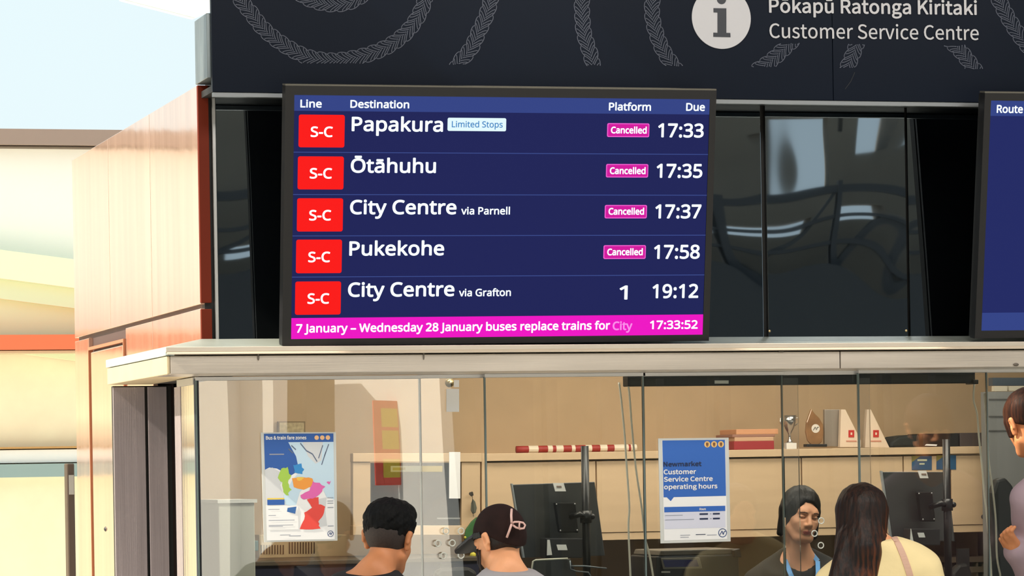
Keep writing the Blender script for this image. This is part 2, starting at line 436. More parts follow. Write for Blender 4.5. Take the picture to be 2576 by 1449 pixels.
pane(5, 1968, 2164, YG + .02, 933, 943, hd=.01, edges=(1, 0))
pane(6, 2160, 2486, YG, 930, 938, edges=(1, 1))
pane(7, 2482, 2760, YG + .02, 928, 936, edges=(0, 0))
# second layer fins: clear glass strips standing behind the joints
for i, (a, b) in enumerate(((1970, 2010), (2163, 2190))):
    tag(MB().box(yz(a, YG + .05), yz(b, YG + .05), YG + .05, YG + .06, .98, Z(a, 950, YG)).build('window_%d' % (8 + i), glass_mat('fin_glass', (1.0, 1.0, 1.0), 1.5, 1.5, reflect_haze=.05)), kind='structure')
# left return glass of the booth
ya = ywall(448, xg)
o = tag(MB().box(xg, xg + .01, YG + .012, ya, 0, Zband - .03).build('trim_24', mat('polished_return', (226, 216, 200), .06, .9, bump=.0004, bscale=(60, 60, 1)), bevel=.001), kind='structure')
MB().box(xg - .004, xg + .014, YG, YG + .012, .98, Zband - .01).build('corner_post', mat('corner_seal', (86, 90, 98), .4, .3), o)
MB().box(xg - .006, xg + .016, YG + .012, ya + .05, Zband - .03, Zband - .004).build('head_rail', M_alu, o)
MB().box(xg - .002, xg + .012, ya + .002, 13.485, 0, Zband - .03).build('steel_post', M_steelv, o)
m = MB().prism([(xg + .012, 13.49, 0), (xg + .04, 13.49, 0), (2.60, 13.9, 0), (2.578, 13.9, 0)], (0, 0, Zband + .05)); m.box(2.578, 2.60, 13.9, 16.04, 0, 2.7); m.box(XW - .003, 2.62, YG + .17, YU + .05, Zband + .002, Zband + .05)
struct('wall_inner', m, mat('recess_grey', (70, 66, 64), .5))
struct('wall_counter', MB().box(xg, 9, YG - .02, YG + .12, 0, .98), mat('counter_front', (60, 62, 66), .4))
# office shell
struct('wall_back', MB().box(XW + .1, 9.5, 16.05, 16.19, 0, 3.05), M_tan)
struct('ceiling', MB().box(XW + .1, 9.5, YG + .17, 16.04, 2.74, 2.86), mat('ceiling_tiles', (228, 224, 214), .8))
struct('wall_right', MB().box(9.2, 9.4, YG + .2, 16.0, 0, 2.7), M_tan)
# grey partition seen at the right end, with shadow lines
m = MB(); yq = 15.3
m.box(at(2486, 1100, yq).x, 9.1, yq, yq + .08, 0, Z(2530, 985, yq))
struct('wall_partition', m, mat('grey_partition', (122, 124, 124), .6, var=.06, vscale=(20, 1, 1)))
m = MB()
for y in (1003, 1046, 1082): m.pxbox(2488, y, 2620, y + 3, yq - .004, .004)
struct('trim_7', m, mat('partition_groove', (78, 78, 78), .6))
m = MB(); m.pxbox(2497, 950, 2630, 970, yq + .3, .05); struct('trim_8', m, mat('blue_grey_glazing', (72, 84, 96), .3))
m = MB(); m.pxbox(2501, 971, 2534, 984, yq + .2, .03); m.pxbox(2539, 971, 2640, 983, yq + .2, .03); struct('trim_9', m, mat('pale_strip', (206, 200, 182), .6))

# cream building out on the left, behind the copper wall ----------------------
YC = 24.0
xr = 8.0
zcm = Z(90, 820, YC)
struct('wall_cream', MB().box(-34, xr, YC + .6, YC + 1.2, 0, zcm), M_cream)
struct('wall_cream_upper', MB().box(-34, xr, YC + .6, YC + 1.2, zcm, Z(100, 345, YC)), mat('pale_render', (255, 254, 249), .8))
def band(n, y0, y1, dep, m, th=.25):
    struct(n, MB().box(-34, xr, YC + .6 - dep, YC + .6 - dep + th, Z(90, y1, YC), Z(90, y0, YC)), m)
band('trim_10', 309, 349, .18, mat('brown_beam', (150, 130, 120), .6), .6)
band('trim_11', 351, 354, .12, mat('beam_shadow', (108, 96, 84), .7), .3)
band('trim_12', 838, 876, .35, mat('orange_beam', (222, 112, 74), .5))
band('trim_13', 878, 884, .3, mat('beam_under', (206, 190, 160), .7))
band('trim_14', 1122, 1127, .12, mat('tan_line', (196, 150, 92), .7))
band('trim_15', 1130, 1163, .10, M_white)
band('trim_16', 1166, 1200, .14, mat('grey_band', (150, 172, 172), .6))
# sloping cornice boards, running back to the right
Mg = mat('pale_green_render', (224, 236, 200), .8)
for k, (l, r, th) in enumerate(((627, 652, 72), (701, 726, 49), (752, 776, 130))):
    m = MB(); y = YC + .36 + .07 * k
    m.prism([at(-260, l - 33, y), at(-260, l - 33 + th, y), at(330, r + 19 + th, y), at(330, r + 19, y)], (0, .06, 0))
    struct('trim_%d' % (17 + k), m, Mg)
# white roof panel over the yard (thin line across the sky)
m = MB(); m.prism([at(306, -2, 20), at(489, 45, 20), at(640, -20, 20), at(640, -160, 20), at(300, -160, 20)], (0, .08, 0))
struct('ceiling_canopy', m, mat('white_roof_panel', (252, 255, 252), .6, emit=None))
m = MB().tube([at(300, -4, 19.98), at(489, 45, 19.98)], .0022, 6); struct('trim_20', m, mat('cable_grey', (196, 206, 206), .5))
# drain pipe
dp = empty('drain_pipe', (at(178, 1300, 22.5).x, 22.5, 0), 'dark brown square drain pipe beside the copper wall', 'pipe')
m = MB(); a, b = at(168, 1166, 22.5), at(187, 1166, 22.5); m.box(a.x, b.x, 22.5, 22.62, 0, a.z); m.build('pipe', mat('dark_bronze', (74, 60, 52), .45, .3), dp, bevel=.008)
m = MB(); a, b = at(174, 1195, 22.48), at(186, 1244, 22.48); m.box(a.x, b.x, 22.47, 22.5, b.z, a.z); m.build('bracket', M_alu, dp)

# added shading slab, then the place behind the photographer, seen only in the glass --------
xs1, xs2 = at(1738, 870, 12.745).x - 3.86, at(2382, 870, 12.745).x - 3.86
struct('ceiling_shade', MB().box(-6, 18, 7.6, 12.1, 5.6, 5.8).box(-.9, xs1, 12.1, 12.64, 5.6, 5.8).box(xs2, 18, 12.1, 12.64, 5.6, 5.8), mat('shade_soffit', (150, 140, 126), .7))  # unseen roof added to shade the front; its gap lets a sun strip through
Mt = mat('opposite_wall', (112, 104, 92), .7, var=.15, vscale=(1, 1, 1))
yo = -9.0
def behind(px, py):                                            # where the mirror image of a photo point lands on the opposite side
    g = at(px, py, YG); r = ray(px, py); return (g.x + r.x / r.y * (YG - yo), g.z + r.z / r.y * (YG - yo))
holes = [(1935, 300, 2062, 470), (2190, 262, 2282, 395), (2110, 250, 2132, 345), (2300, 300, 2420, 400), (1800, 300, 1850, 480), (560, 640, 640, 690), (1830, 560, 2000, 600), (2110, 540, 2270, 600)]
xs0 = sorted({-20.0, 40.0} | {v for h in holes for v in (behind(h[0], 500)[0], behind(h[2], 500)[0])})
zs0 = sorted({0.0, 9.0} | {v for h in holes for v in (behind(1900, h[1])[1], behind(1900, h[3])[1])})
m = MB()
for a, b in zip(xs0, xs0[1:]):
    for c, e in zip(zs0, zs0[1:]):
        mx, mz = (a + b) / 2, (c + e) / 2
        if any(behind(h[0], 500)[0] < mx < behind(h[2], 500)[0] and behind(1900, h[3])[1] < mz < behind(1900, h[1])[1] for h in holes): continue
        m.box(a, b, yo - .3, yo, c, e)
struct('wall_opposite', m, Mt)
Md = mat('dark_steelwork', (40, 44, 48), .5)
m = MB()
m.box(-4, 30, yo + 1.2, yo + 1.5, 2.6, 3.45)                    # footbridge deck
m.box(-4, 30, yo + 1.2, yo + 1.3, 4.45, 4.55); m.box(-4, 30, yo + 1.2, yo + 1.3, 4.05, 4.10); m.box(-4, 30, yo + 1.2, yo + 1.3, 3.72, 3.78)
for i in range(28):
    x = -3 + i * 1.15; m.box(x, x + .10, yo + 1.18, yo + 1.32, 3.4, 4.6)
    m.hexa([(x, yo + 1.2, 3.4), (x + .08, yo + 1.2, 3.4), (x + .08, yo + 1.26, 3.4), (x, yo + 1.26, 3.4)], [(x + 1.1, yo + 1.2, 4.5), (x + 1.18, yo + 1.2, 4.5), (x + 1.18, yo + 1.26, 4.5), (x + 1.1, yo + 1.26, 4.5)])
struct('trim_21', m, Md)
m = MB()
for i in range(20):
    x = 5 + i * .62; m.box(x, x + .3 + .2 * math.sin(i * 2.1), yo + .9, yo + 1.1, 0, 2.6)
struct('trim_22', m, mat('dark_shutters', (30, 32, 36), .5))
# white boards added and turned sunward for pale glass reflections; red notice opposite
yo2 = -6.0
def behind2(px, y=yo2):
    g = at(px, 1100, YG); r = ray(px, 1100); return g.x + r.x / r.y * (YG - y)
m = MB(); Mp = mat('reflect_board_white', (250, 248, 250), .6)
for a, b in ((500, 560), (572, 655), (842, 1040), (1040, 1072)):
    xa, xb = behind2(a), behind2(b); dx = (xb - xa) * 1.6; m.prism([(xa, yo2, 0), (xb, yo2 + dx, 0), (xb + .2, yo2 + dx - .3, 0), (xa + .2, yo2 - .3, 0)], (0, 0, 3.08))
struct('wall_reflect_boards', m, Mp)
m = MB(); a, b = behind2(925, yo2 + .6), behind2(1012, yo2 + .6)
m.box(a, b, yo2 + .6, yo2 + .63, 1.53, 2.3, 0)
for z in (2.06, 1.86, 1.6): m.box(a + .06, b - .12, yo2 + .63, yo2 + .636, z, z + .17, 1)
tag(m.build('red_notice_board', [mat('red_board', (250, 96, 84), .5), mat('yellow_ink', (236, 206, 70), .6)], loc=((a + b) / 2, yo2 + .6, 1.15)), 'red notice board with yellow panels, mirrored in the counter glass', 'notice board')

# ================================================================= FASCIA SIGN
yF = 12.80
PF = Plane((0, yF, 0), (1, 0, 0), (0, 0, 1))
fs = empty('fascia_sign', (at(535, 230, yF).x, yF, Zfas), 'navy fascia sign with pale plait pattern and white customer service lettering', 'sign')
for a, b in ((535, 2095.5), (2097, 2900)):
    MB().box(at(a, 230, yF).x, at(b, 230, yF).x, yF, yF + .028, Zfas + .003, 4.3).build('panel', M_navy, fs, bevel=.001)
M_ink = mat('plait_ink', (66, 72, 90), .5)
def smooth_path(pts, step):
    P = [np.array(p, float) for p in pts]; out = []
    for i in range(len(P) - 1):
        p0 = P[max(i - 1, 0)]; p1 = P[i]; p2 = P[i + 1]; p3 = P[min(i + 2, len(P) - 1)]
        for t in np.linspace(0, 1, 24, endpoint=False):
            out.append(.5 * ((2 * p1) + (-p0 + p2) * t + (2 * p0 - 5 * p1 + 4 * p2 - p3) * t * t + (-p0 + 3 * p1 - 3 * p2 + p3) * t ** 3))
    out.append(P[-1]); out = np.array(out)
    d = np.concatenate([[0], np.cumsum(np.linalg.norm(np.diff(out, axis=0), axis=1))])
    s = np.arange(0, d[-1], step)
    return np.stack([np.interp(s, d, out[:, 0]), np.interp(s, d, out[:, 1])], -1)
def plait(pts, w=18.0, L=27.0, clip=None, clip_hi=None):
    path = smooth_path(pts, 1.0); n = len(path); m = MB()
    tg = np.gradient(path, axis=0); tg /= np.linalg.norm(tg, axis=1)[:, None]
    def P(s, q):
        i = int(min(max(s, 0), n - 1)); ex = s - i
        t = tg[i]; nn = np.array([-t[1], t[0]])
        return path[i] + t * ex + nn * q
    def line(c):
        hw = 1.0; pts2 = [np.array(p) for p in c]
        for a, b in zip(pts2, pts2[1:]):
            mid = (a + b) / 2
            if clip is not None and mid[1] > clip: continue
            if clip_hi is not None and mid[1] < clip_hi: continue
            t = b - a; l = np.linalg.norm(t)
            if l < 1e-6: continue
            t = t / l; q = np.array([-t[1], t[0]]) * hw; a2 = a - t * .4; b2 = b + t * .4
            m.poly([PF.pp(*(a2 - q), .0012), PF.pp(*(b2 - q), .0012), PF.pp(*(b2 + q), .0012), PF.pp(*(a2 + q), .0012)])
    def curve(c, sg):
        out = []
        for t in np.linspace(0, 1, 9):
            q = [(1 - t) ** 3, 3 * t * (1 - t) ** 2, 3 * t * t * (1 - t), t ** 3]
            out.append(P(sum(z * p[0] for z, p in zip(q, c)), sg * sum(z * p[1] for z, p in zip(q, c))))
        return out
    k = -1
    while k * L < n + 2 * L:
        for sg in (1, -1):
            s0 = k * L + (0 if sg > 0 else L / 2)
            if s0 < -L or s0 > n + L: continue
            line(curve([(s0, 0), (s0 - .30 * L, w * .30), (s0 - .62 * L, w * .62), (s0 - .72 * L, w * .86)], sg))
            line(curve([(s0 - .72 * L, w * .86), (s0 - .66 * L, w * 1.16), (s0 - .12 * L, w * 1.14), (s0 + .26 * L, w * .80)], sg))
            for f in (.34, .67):
                line(curve([(s0 + f * L, w * .04), (s0 + f * L - .26 * L, w * .34), (s0 + f * L - .54 * L, w * .62), (s0 + f * L - .62 * L, w * (.92 if f < .5 else .84))], sg))
        k += 1
    if m.v: m.build('plait_pattern', M_ink, fs, fixn=False)
q4 = lambda P: [(480 + x / 3.141, y / 3.141) for x, y in P]
q5 = lambda P: [(1200 + x / 3.435, y / 3.435) for x, y in P]
q6 = lambda P: [(1700 + x / 2.9406, y / 2.9406) for x, y in P]
plait(q4([(330, -120), (400, 10), (470, 95), (540, 190), (620, 270), (720, 345), (830, 410), (940, 455), (1100, 478), (1250, 465), (1400, 430), (1540, 375), (1660, 295), (1750, 200), (1820, 80), (1860, -40)]), clip=159)
plait(q4([(2400, -120), (2370, 0), (2330, 130), (2270, 260), (2215, 380), (2130, 480), (2100, 530)]), clip=161)
plait(q4([(820, -80), (900, -20), (1010, 22), (1130, 38), (1250, 22), (1350, -30)]), w=17)
plait(q5([(925, -100), (908, -20), (905, 60), (910, 160), (920, 270), (950, 380), (980, 470), (1000, 560), (1010, 620)]), clip=164)
plait(q5([(1530, -100), (1518, -20), (1510, 80), (1520, 180), (1545, 280), (1590, 400), (1640, 490), (1690, 560), (1730, 620)]), clip=165)
plait(q6([(600, 520), (690, 460), (760, 400), (830, 330), (880, 290)]), clip=168, clip_hi=110, L=24)
plait(q6([(1240, 560), (1280, 470), (1310, 400), (1340, 320)]), clip=170, clip_hi=112, L=24)
plait(q6([(2020, 300), (2080, 350), (2140, 420), (2200, 500), (2240, 560)]), clip=173, clip_hi=115, L=24)
plait(q6([(2340, -120), (2380, -20), (2430, 80), (2480, 170), (2540, 260), (2620, 360), (2700, 430)]), clip=150)
c = PF.pp(1814, 45, .004); rr = (PF.pp(1888, 45) - PF.pp(1740, 45)).length / 2
m = MB().prism([c + Vector((math.cos(k * math.pi / 36) * rr, 0, math.sin(k * math.pi / 36) * rr)) for k in range(72)], (0, .0035, 0))
M_sgn = mat('sign_white', (168, 169, 176), .55)
m.build('info_disc', M_sgn, fs)
m = MB()
for pts in ([(1794, 21), (1826, 21.5), (1826, 83), (1836, 83.5), (1836.5, 94), (1793.5, 93), (1793.5, 82.5), (1804, 83), (1804, 32), (1794, 31.5)],):
    m.prism([PF.pp(x, y, .006) for x, y in pts], (0, .0015, 0))
c2 = PF.pp(1814, -1, .006); m.prism([c2 + Vector((math.cos(k * math.pi / 14) * .0185, 0, math.sin(k * math.pi / 14) * .0185)) for k in range(28)], (0, .0015, 0))
m.build('information_symbol', mat('symbol_navy', (14, 22, 36), .45), fs)
m = MB()
lettering(m, 'Pōkapū Ratonga Kiritaki', SRC, PF, 1934, 2457, 32.3, 36, .030, .003, yb1=38.0)
for w in word_parts(m, 3): w.build('lettering', M_sgn, fs, fixn=False)
m = MB()
lettering(m, 'Customer Service Centre', SRC, PF, 1935, 2461.5, 95.8, 36.5, .010, .003, yb1=101)
for w in word_parts(m, 3): w.build('lettering', M_sgn, fs, fixn=False)
m = MB(); m.tube([PF.pp(2150, 182, .001), PF.pp(2140, 205, .001), PF.pp(2126, 224, .001)], .0011, 5); m.build('scratch', mat('scratch_dark', (16, 20, 26), .6), fs)

# ================================================================= DEPARTURE SCREENS
def screen_frame(cx, y, cz, yaw, tilt, roll):
    X = Vector((math.cos(yaw), math.sin(yaw), 0)); N = Vector((-math.sin(yaw), math.cos(yaw), 0))
    Zv = Vector((0, 0, 1)) * math.cos(tilt) - N * math.sin(tilt)
    X2 = X * math.cos(roll) + Zv * math.sin(roll); Z2 = Zv * math.cos(roll) - X * math.sin(roll)
    return Plane((cx, y, cz), X2, Z2)
W1, H1 = 1.6988, 0.9651
P1 = screen_frame(3.57183, 12.74, 2.56396 + .05, .03037579, .14951, .0062515)
def plbox(mb, pl, a0, b0, a1, b1, d0, d1, mi=0, rnd=0.0):       # box on a face: a across, b up, d in front
    if rnd <= 0:
        pts = [(a0, b0), (a1, b0), (a1, b1), (a0, b1)]
    else:
        pts = []
        for cx_, cy_, t0 in ((a1 - rnd, b1 - rnd, 0), (a0 + rnd, b1 - rnd, 90), (a0 + rnd, b0 + rnd, 180), (a1 - rnd, b0 + rnd, 270)):
            for k in range(5):
                t = math.radians(t0 + k * 22.5); pts.append((cx_ + rnd * math.cos(t), cy_ + rnd * math.sin(t)))
    mb.prism([pl.pt(a, b, d1) for a, b in pts], pl.n * (d1 - d0), mi)
def monitor(name, pl, w, h, inner, label):
    root = empty(name, pl.pt(0, -h / 2, -.03), label, 'departure screen')
    a0, b0, a1, b1 = inner; m = MB()
    plbox(m, pl, -w / 2, b1, w / 2, h / 2, -.045, 0); plbox(m, pl, -w / 2, -h / 2, w / 2, b0, -.045, 0)
    plbox(m, pl, -w / 2, b0, a0, b1, -.045, 0); plbox(m, pl, a1, b0, w / 2, b1, -.045, 0)
    m.build('bezel', M_casing, root)
    m = MB(); plbox(m, pl, -w / 2, h / 2, w / 2, h / 2 + .006, -.05, -.002); m.build('top_trim', mat('bezel_top', (92, 90, 84), .4, .5), root)
    m = MB(); plbox(m, pl, -w / 2 + .004, -h / 2 + .004, w / 2 - .004, h / 2 - .004, -.065, -.045); m.build('back_cover', M_black, root)
    m = MB(); q = pl.pt(0, -.05, -.065); m.box(q.x - .18, q.x + .18, q.y + .012, YG - .008, q.z - .15, q.z + .15); m.build('wall_bracket', M_black, root)
    return root
tl, br = P1.loc(741.5, 240), P1.loc(1769, 846)
tr, bl = P1.loc(1785, 249), P1.loc(731.5, 849)
IN1 = ((tl[0] + bl[0]) / 2, (br[1] + bl[1]) / 2, (tr[0] + br[0]) / 2, (tl[1] + tr[1]) / 2)
s1 = monitor('departure_screen', P1, W1, H1, IN1, 'large lit departures screen listing five train lines, four of them cancelled')
def S(X, Y): return 700 + X / 2.1313, 200 + Y / 2.1313
def sb(mb, X0, Y0, X1, Y1, d0, d1, rnd=0.0, mi=0):
    a0, b1 = P1.loc(*S(X0, Y0)); a1, b0 = P1.loc(*S(X1, Y1)); plbox(mb, P1, a0, b0, a1, b1, d0, d1, mi, rnd)
def stx(mb, body, X0, X1, Yb, cap, bold=.035, d=.004, Yb1=None):
    x0, y0 = S(X0, Yb); x1, y1 = S(X1, Yb if Yb1 is None else Yb1)
    lettering(mb, body, NOTO, P1, x0, x1, y0, cap / 2.1313, bold, d)
G_bg = glow('navy', (31, 36, 88)); G_hd = glow('header', (52, 68, 134)); G_sep = glow('line', (62, 80, 146))
G_red = glow('red', (252, 26, 24)); G_wh = glow('white', (238, 250, 255), 1.25); G_mg = glow('magenta', (238, 22, 196)); G_pk = glow('pink_tag', (212, 26, 158)); G_pe = glow('tag_edge', (240, 96, 206))
G_fade = glow('faded_pink', (252, 140, 236)); G_tag = glow('pale_tag', (228, 250, 255)); G_tx = glow('tag_blue', (66, 134, 196))
a0, b0, a1, b1 = IN1
m = MB(); plbox(m, P1, a0, b0, a1, b1, -.012, -.004); m.build('display', G_bg, s1)
hb = P1.loc(*S(1200, 178))[1]
m = MB(); plbox(m, P1, a0, hb, a1, b1, -.004, -.003); m.build('header_bar', G_hd, s1)
m = MB()
for y in (396, 619, 837, 1054):
    b = P1.loc(*S(1190, y))[1]; plbox(m, P1, a0, b - .0013, a1, b + .0013, -.004, -.003)
m.build('row_line', G_sep, s1)
tb = P1.loc(*S(1170, 1270))[1]
m = MB(); plbox(m, P1, a0, b0, a1, tb, -.004, -.003); m.build('ticker_bar', G_mg, s1)
for t, x0, x1, y in (('Line', 118, 233, 150), ('Destination', 386, 702, 152), ('Platform', 1772, 1998, 166), ('Due', 2186, 2287, 168)):
    m = MB(); stx(m, t, x0, x1, y, 42, .04, 0); m.build('header_lettering', G_wh, s1, fixn=False)
rows = [(112, 188, 355, 365, 173, 292, 308), (107, 412, 350, 590, 168, 288, 531), (103, 637, 346, 815, 165, 283, 756), (98, 859, 340, 1038, 160, 278, 980), (93, 1084, 335, 1260, 156, 273, 1203)]
dest = [('Papakura', 393, 883, 277), ('Ōtāhuhu', 388, 845, 500), ('City Centre', 384, 955, 723), ('Pukekohe', 380, 889, 945), ('City Centre', 373, 944, 1166)]
due = [('17:33', 2035, 2280, 310), ('17:35', 2027, 2273, 527), ('17:37', 2020, 2267, 745), ('17:58', 2013, 2259, 962), ('19:12', 2005, 2251, 1173)]
can_ = [(1766, 234, 1990, 310, 1783, 1975, 289), (1760, 453, 1984, 526, 1777, 1969, 507), (1753, 673, 1977, 745, 1770, 1961, 725), (1746, 889, 1971, 962, 1763, 1954, 943)]
for i in range(5):
    r = rows[i]; m = MB(); sb(m, r[0], r[1], r[2], r[3], -.004, -.002, .008); bd = m.build('line_badge', G_red, s1)
    m = MB(); stx(m, 'S-C', r[4], r[5], r[6], 56, .035, 0); m.build('lettering', G_wh, bd, fixn=False)
    m = MB(); t = dest[i]; stx(m, t[0], t[1], t[2], t[3], 77, .035, 0); m.build('destination_lettering', G_wh, s1, fixn=False)
    m = MB(); t = due[i]; stx(m, t[0], t[1], t[2], t[3], 75, .035, 0); m.build('due_time', G_wh, s1, fixn=False)
    if i < 4:
        t = can_[i]; m = MB(); sb(m, t[0], t[1], t[2], t[3], -.004, -.003, .006, 1); sb(m, t[0] + 5, t[1] + 5, t[2] - 5, t[3] - 5, -.004, -.002, .004, 0)
        bd = m.build('cancelled_tag', [G_pk, G_pe], s1)
        m = MB(); stx(m, 'Cancelled', t[4], t[5], t[6], 36, .045, 0); m.build('lettering', G_wh, bd, fixn=False)
m = MB(); stx(m, 'via Parnell', 980, 1242, 724, 40, .035, 0); m.build('via_lettering', G_wh, s1, fixn=False); m = MB(); stx(m, 'via Grafton', 968, 1247, 1163, 40, .035, 0); m.build('via_lettering', G_wh, s1, fixn=False)
m = MB(); stx(m, '1', 1828, 1872, 1180, 75, .035, 0); m.build('platform_number', G_wh, s1, fixn=False)
m = MB(); sb(m, 910, 205, 1222, 278, -.004, -.002, .006); bd = m.build('limited_stops_tag', G_tag, s1)
m = MB(); stx(m, 'Limited Stops', 930, 1203, 256, 33, .02, 0); m.build('lettering', G_tx, bd, fixn=False)
m = MB(); stx(m, '7 January – Wednesday 28 January buses replace trains for', 95, 1778, 1358, 46, .04, 0); m.build('ticker_lettering', G_wh, s1, fixn=False)
m = MB(); stx(m, '17:33:52', 1992, 2248, 1339, 46, .04, 0); m.build('clock_time', G_wh, s1, fixn=False)
m = MB(); stx(m, 'City', 1792, 1898, 1344, 46, .04, 0); m.build('fading_lettering', G_fade, s1, fixn=False)

# second screen: same make, further right
P1b = Plane(P1.o - P1.n * .07, P1.x, P1.z)
tl2 = P1b.loc(2478, 234)
P2 = Plane(P1b.pt(tl2[0] + W1 / 2, tl2[1] - H1 / 2), P1.x, P1.z)
ia, ib = P2.loc(2494, 253); ja, jb = P2.loc(2468, 832)
IN2 = ((ia + ja) / 2, jb, -(ia + ja) / 2, ib)
s2 = monitor('departure_screen', P2, W1, H1, IN2, 'second lit screen headed Route, cut off at the right')
a0, b0, a1, b1 = IN2
m = MB(); plbox(m, P2, a0, b0, a1, b1, -.012, -.004); m.build('display', glow('navy_b', (34, 42, 100)), s2)
m = MB(); plbox(m, P2, a0, P2.loc(2540, 292)[1], a1, b1, -.004, -.003); m.build('header_bar', G_hd, s2)
m = MB(); plbox(m, P2, a0, b0, a1, P2.loc(2500, 787)[1], -.004, -.003); m.build('ticker_bar', G_hd, s2)
m = MB(); lettering(m, 'Route', NOTO, P2, 2507, 2573, 284, 20, .04, 0); m.build('header_lettering', G_wh, s2, fixn=False)

# ================================================================= POSTERS ON THE GLASS
def poster(pts, label):
    y = YG - .0052; tl_, tr_, br_, bl_ = [at(a, b, y) for a, b in pts]
    root = empty('poster', (bl_ + br_) / 2, label, 'poster')
    m = MB().prism([tl_, bl_, br_, tr_], (0, .004, 0)); m.build('sleeve', mat('acrylic_sleeve', (206, 208, 206), .3), root)
    def uv(u, v, d): p = (tl_ * (1 - u) + tr_ * u) * (1 - v) + (bl_ * (1 - u) + br_ * u) * v; return p - Vector((0, d, 0))
    return root, uv
def pq(m, uv, pts, d=.0012, mi=0): m.poly([uv(u, v, d) for u, v in pts], mi)
def pr(m, uv, u0, v0, u1, v1, d=.0012, mi=0): pq(m, uv, [(u0, v0), (u0, v1), (u1, v1), (u1, v0)], d, mi)
class UVPlane(Plane):
    def __init__(s, uv): s.uv = uv
    def loc(s, x, y): return (x, y)
    def pt(s, a, b, d): return s.uv(a, b, d)
def plett(m, body, uv, u0, u1, vb, cap, bold, d=.0022, mi=0):
    v, f = _glyphs(body, SRC); ch = cap_height(SRC); bw = bold * cap
    xmin, xmax = v[:, 0].min(), v[:, 0].max(); sx = (u1 - u0) / (xmax - xmin); asp = 1.42
    for i, (ox, oy) in enumerate([(0, 0)] + [(bw * asp * math.cos(k * math.pi / 4), bw * math.sin(k * math.pi / 4)) for k in range(8)]):
        m.add([uv(u0 + (a - xmin) * sx + ox, vb - b / ch * cap + oy, d + .00012 * i) for a, b in v], f, mi)
def at_logo(root, uv, u, v, r, name='round_logo'):
    m = MB(); asp = .69
    for k in range(28):
        a0_, a1_ = 2 * math.pi * k / 28, 2 * math.pi * (k + 1) / 28
        pq(m, uv, [(u + math.cos(a0_) * r, v + math.sin(a0_) * r * asp), (u + math.cos(a1_) * r, v + math.sin(a1_) * r * asp), (u + math.cos(a1_) * r * .84, v + math.sin(a1_) * r * .84 * asp), (u + math.cos(a0_) * r * .84, v + math.sin(a0_) * r * .84 * asp)], .002)
    L = [(-.62, .42), (-.12, -.42), (.14, .40), (.36, -.26), (.72, -.34)]
    for (x0, y0), (x1, y1) in zip(L, L[1:]):
        n_ = Vector((-(y1 - y0), x1 - x0)).normalized() * .09
        pq(m, uv, [(u + (x0 + n_.x) * r, v + (y0 + n_.y) * r * asp), (u + (x0 - n_.x) * r, v + (y0 - n_.y) * r * asp), (u + (x1 - n_.x) * r, v + (y1 - n_.y) * r * asp), (u + (x1 + n_.x) * r, v + (y1 + n_.y) * r * asp)], .002)
    m.build(name, mat('logo_blue', (50, 74, 130), .5), root, fixn=False)
Ink = lambda n, c: mat('ink_' + n, c, .55)
# map poster
po, uv = poster([(656, 1088), (845, 1087), (849, 1360), (664, 1364)], 'white framed map poster of coloured bus and train fare zones on the left glass')
m = MB(); pr(m, uv, .04, .03, .965, .985, .0008); m.build('sheet', M_paper, po, fixn=False)
blob = lambda P: P
m = MB(); pr(m, uv, .04, .012, .965, .09); m.build('title_band', Ink('royal', (44, 92, 170)), po, fixn=False)
m = MB(); pr(m, uv, .04, .09, .50, .30, .001); pq(m, uv, [(.04, .30), (.50, .30), (.47, .36), (.40, .39), (.34, .40), (.28, .36), (.2, .33), (.1, .32), (.04, .34)], .001); m.build('open_sea', Ink('royal', (44, 92, 170)), po, fixn=False)
m = MB(); pq(m, uv, [(.36, .09), (.965, .09), (.965, .62), (.86, .60), (.80, .50), (.62, .46), (.50, .55), (.44, .68), (.30, .66), (.28, .58), (.40, .44), (.50, .36), (.46, .22)], .0014); m.build('harbour', Ink('pale_sea', (196, 220, 238)), po, fixn=False)
for P_, d_ in (([(.04, .34), (.14, .32), (.24, .36), (.30, .42), (.24, .48), (.28, .58), (.26, .66), (.04, .66)], .0013), ([(.55, .09), (.82, .09), (.80, .26), (.72, .29), (.62, .22)], .0016), ([(.70, .62), (.86, .60), (.84, .72), (.86, .86), (.62, .88), (.72, .74)], .0013)):
    m = MB(); pq(m, uv, P_, d_); m.build('land', Ink('land', (210, 212, 216)), po, fixn=False)
def zone(name, c, P, d=.0018):
    rnd = random.Random(len(name)); Q = []
    for i, (x, y) in enumerate(P):
        x1, y1 = P[(i + 1) % len(P)]
        for t in (0, .33, .66): Q.append((x + (x1 - x) * t + rnd.uniform(-.012, .012), y + (y1 - y) * t + rnd.uniform(-.006, .006)))
    m = MB(); pq(m, uv, Q, d)
    m.build(name, Ink(name, c), po, fixn=False)
zone('blue_zone', (52, 140, 208), [(.42, .30), (.52, .29), (.56, .34), (.54, .38), (.44, .37)])
zone('green_zone', (168, 206, 84), [(.26, .33), (.34, .32), (.38, .40), (.34, .46), (.38, .52), (.34, .58), (.28, .55), (.27, .46), (.20, .42)])
zone('orange_zone', (238, 156, 66), [(.40, .42), (.54, .41), (.68, .42), (.67, .50), (.56, .53), (.42, .50)], .002)
zone('yellow_zone', (240, 196, 84), [(.46, .41), (.56, .41), (.54, .44), (.47, .44)], .0024)
zone('pink_zone', (226, 104, 178), [(.68, .45), (.76, .47), (.84, .50), (.80, .54), (.72, .60), (.56, .62), (.50, .58), (.62, .54)], .0022)
zone('pink_islet', (226, 104, 178), [(.86, .46), (.92, .45), (.9, .49)], .0022)
zone('red_zone', (228, 74, 66), [(.60, .61), (.74, .60), (.76, .66), (.84, .68), (.82, .76), (.74, .82), (.76, .885), (.48, .89), (.54, .82), (.56, .74), (.66, .69)], .002)
m = MB()
